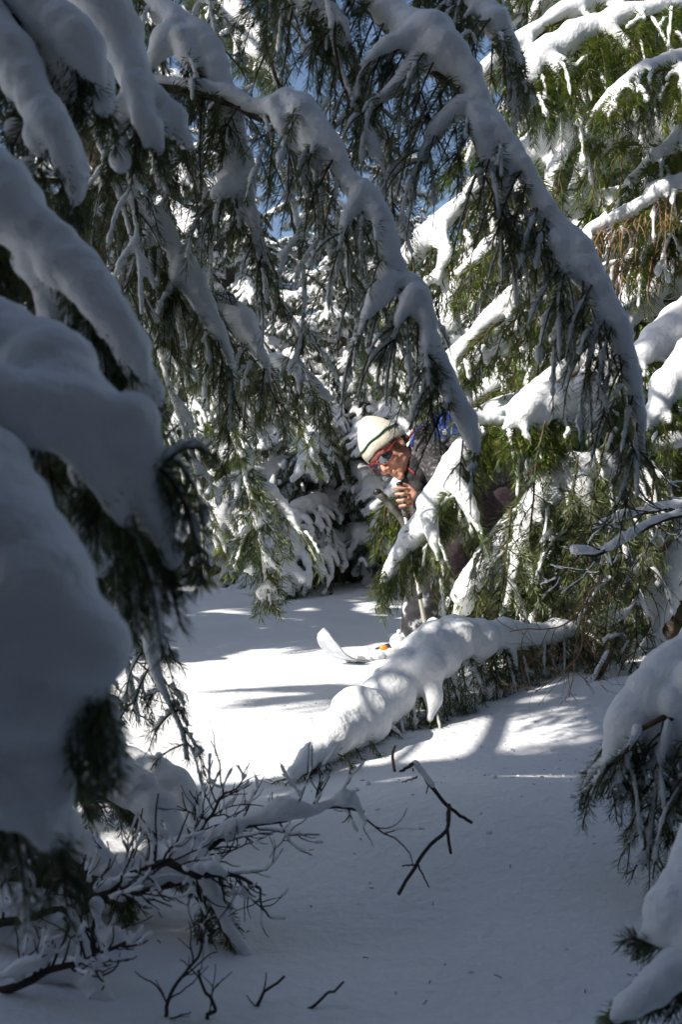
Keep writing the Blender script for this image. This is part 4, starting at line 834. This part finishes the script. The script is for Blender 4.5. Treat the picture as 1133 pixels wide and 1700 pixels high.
for pts in (((708, 965, 4.21, .082), (697, 1010, 4.22, .078), (690, 1050, 4.24, .070), (686, 1078, 4.24, .07)), ((822, 1030, 4.6, .082), (815, 1082, 4.6, .075))):
    blob(limb(*pts), 0.008, M['gaiter'], 'gaiter', person, smooth=3, rough=0.012, rscale=0.05)
for pts in (((688, 1075, 4.24, .058), (655, 1084, 4.16, .05), (630, 1088, 4.1, .036)), ((815, 1082, 4.6, .058), (790, 1088, 4.5, .05), (772, 1090, 4.44, .036))):
    blob(limb(*pts), 0.007, M['gaiter'], 'boot', person, smooth=3)

# backpack
pk = thing('backpack', 'blue backpack with maroon straps on the back of the bent person', 'backpack', at(815, 735, 4.55))
b0 = np.array(pk.location)
def pl(a, b, Y): return at(a, b, Y) - b0
pbz = []
for q in np.linspace(0, 1, 14):
    for w in (-0.09, 0, 0.09):
        for hgt in (0.0, 0.06, 0.11):
            pbz.append((pl(735 + 130 * q, 732 + 16 * q, 4.40 + 0.18 * q) + V3(0.0, w, hgt - 0.03), 0.055 * (0.8 + 0.35 * math.sin(math.pi * q))))
blob(pbz, 0.01, M['blue'], 'pack', pk, smooth=4, rough=0.014, rscale=0.1)
blob([(pl(a, b, 4.36 + 0.0012 * (a - 760)) , .045) for a, b in ((770, 718), (785, 714), (800, 714), (815, 718), (830, 722))], 0.008, M['blue'], 'lid', pk, smooth=4)
g = Geo()
for ch in ([(712, 728, 4.2), (730, 760, 4.16), (760, 800, 4.22), (800, 815, 4.34)], [(858, 720, 4.5), (868, 760, 4.44), (862, 800, 4.42)], [(800, 705, 4.36), (806, 740, 4.3), (812, 780, 4.3)]):
    g = Geo(); tube(g, catmull(np.array([pl(*c) for c in ch]), 14)[0], 0.010, 6); link('strap', g.mesh('strap', [M['maroon']]), pk)

# trekking poles
def pole(label, top, mid, low, gl, gr):
    A, B, Cc = (at(*p) for p in (top, mid, low))
    t = thing('trekking_pole', label, 'trekking pole', Cc, 'trekking poles held by the person')
    A, B, Cc = A - Cc, B - Cc, V3(0, 0, 0)
    d = nrm(Cc - A); L = np.linalg.norm(Cc - A)
    g = Geo(); tube(g, np.array([A + d * gl, A + d * L * 0.55, A + d * (L - 0.0)]), [0.0085, 0.0085, 0.006], 10); tube(g, np.array([A + d * L * 0.5, A + d * L * 0.75, A + d * L * 0.99]), [0.0095, 0.0095, 0.008], 10); link('shaft', g.mesh('shaft', [M['alu']]), t)
    g = Geo(); k = np.linspace(0, 1, 12); P = A + d * (k * gl)[:, None]; P[:, 2] += 0.010 * np.sin(k * 3.1); tube(g, P, gr * (1 + 0.12 * np.sin(k * 16)), 12); link('grip', g.mesh('grip', [M['foam']]), t)
    g = Geo(); g.add(A - d * 0.004 + SPH_V * np.array((.019, .018, .015)) * gr / 0.0155, SPH_F); link('knob', g.mesh('knob', [M['rubber']]), t)
    g = Geo(); tube(g, np.array([A + d * L * 0.62, A + d * L * 0.65]), 0.0125, 10); link('clamp', g.mesh('clamp', [M['rubber']]), t)
    g = Geo(); q = Cc - d * 0.07; tube(g, np.array([q - d * 0.006, q, q + d * 0.006]), [0.03, 0.045, 0.03], 16); link('basket', g.mesh('basket', [M['rubber']]), t)
    return t
pole('trekking pole with grey foam grip and black knob slanting below the face', (628, 818, 4.05), (700, 905, 4.1), (842, 1072, 4.25), 0.20, 0.0155)
pole('trekking pole upright in the hand below the chin', (664, 805, 3.985), (680, 868, 4.0), (716, 1092, 4.08), 0.13, 0.011)

# skis
def ski(label, pts, c):
    K = np.array(pts, float); base = K[-1].copy()
    S, L = catmull(K - base, 60)
    t = thing('ski', label, 'ski', base, 'skis on the person'); T = tangents(S)
    side = nrm(np.cross(T, V3(0, 0, 1))); side[:] = side[30]
    up = nrm(np.cross(side, T))
    s = np.linspace(0, 1, 60); hw = 0.048 * np.minimum(1, np.sqrt(np.clip(s, 0, 1) / 0.055)) * (1 - 0.16 * np.sin(math.pi * s)) + 0.002
    sec = [(-1, 0), (1, 0), (1, .006), (.8, .011), (-.8, .011), (-1, .006)]
    ring = np.stack([S + side * (hw * a)[:, None] + up * (b + 0.004) for a, b in sec], 1).reshape(-1, 3)
    g = Geo(); m = 6; i = np.arange(59)[:, None] * m; j = np.arange(m)[None]; k = (j + 1) % m
    g.add(ring, np.stack([i + j, i + k, i + m + k, i + m + j], -1).reshape(-1, 4)); g.f.append((np.array([[0, 1, 2], [0, 2, 3], [0, 3, 4], [0, 4, 5]]), 0))
    link('ski_body', g.mesh('ski_body', [M['ski']], False), t)
    fb = []
    for q in range(8, 44):
        if q < 16 and rnd.random() < 0.4: continue
        for w in (-0.5, 0.0, 0.5): fb.append((S[q] + side[q] * hw[q] * w * 1.2 + up[q] * (0.014 + 0.004 * rnd.random()), 0.012 + 0.018 * rnd.random() * min(1, q / 18)))
    o = blob(fb, 0.006, M['snow'], 'snow_load', t, smooth=3, rough=0.008, rscale=0.03); o['kind'] = 'stuff'
    return t, S, base
t1, S1, b1 = ski('snow caked ski with its upturned tip in the open beside the low bough', [(-0.072, 3.755, 0.158), (-0.062, 3.772, 0.115), (-0.015, 3.83, 0.045), (0.075, 3.95, 0.004), (0.26, 4.20, 0.006), (0.50, 4.53, 0.012), (0.72, 4.83, 0.02)], 0)
g = Geo(); g.add(at(637, 1075, 4.06) - b1 + SPH_V * np.array((.017, .012, .012)), SPH_F); link('binding_clip', g.mesh('binding_clip', [M['orange']]), t1)
t2, S2, b2 = ski('rear ski mostly hidden behind the low snowy bough', [(0.36, 4.30, 0.15), (0.375, 4.315, 0.10), (0.42, 4.36, 0.04), (0.48, 4.42, 0.012), (0.60, 4.54, 0.012), (0.78, 4.74, 0.02), (1.0, 4.96, 0.03)], 1)
g = Geo(); g.add(at(812, 1080, 4.5) - b2 + SPH_V * np.array((.017, .012, .012)), SPH_F); link('binding_clip', g.mesh('binding_clip', [M['yellow']]), t2)
# snow clinging round the front boot and gaiter
o = blob([(wp(a + rnd.uniform(-6, 6), b + rnd.uniform(-4, 4), 4.12 + rnd.uniform(-.04, .04)), rnd.uniform(.012, .034)) for a, b in [(600, 1082), (610, 1078), (622, 1076), (600, 1092), (615, 1094), (630, 1092), (645, 1090), (655, 1068), (660, 1080), (662, 1050), (666, 1062), (716, 1060), (720, 1040), (718, 1075), (668, 1095), (690, 1098), (712, 1090)]], 0.006, M['snow'], 'clinging_snow', person, smooth=3, rough=0.012, rscale=0.03)
o['kind'] = 'stuff'
run_jobs()
bpy.context.view_layer.update()
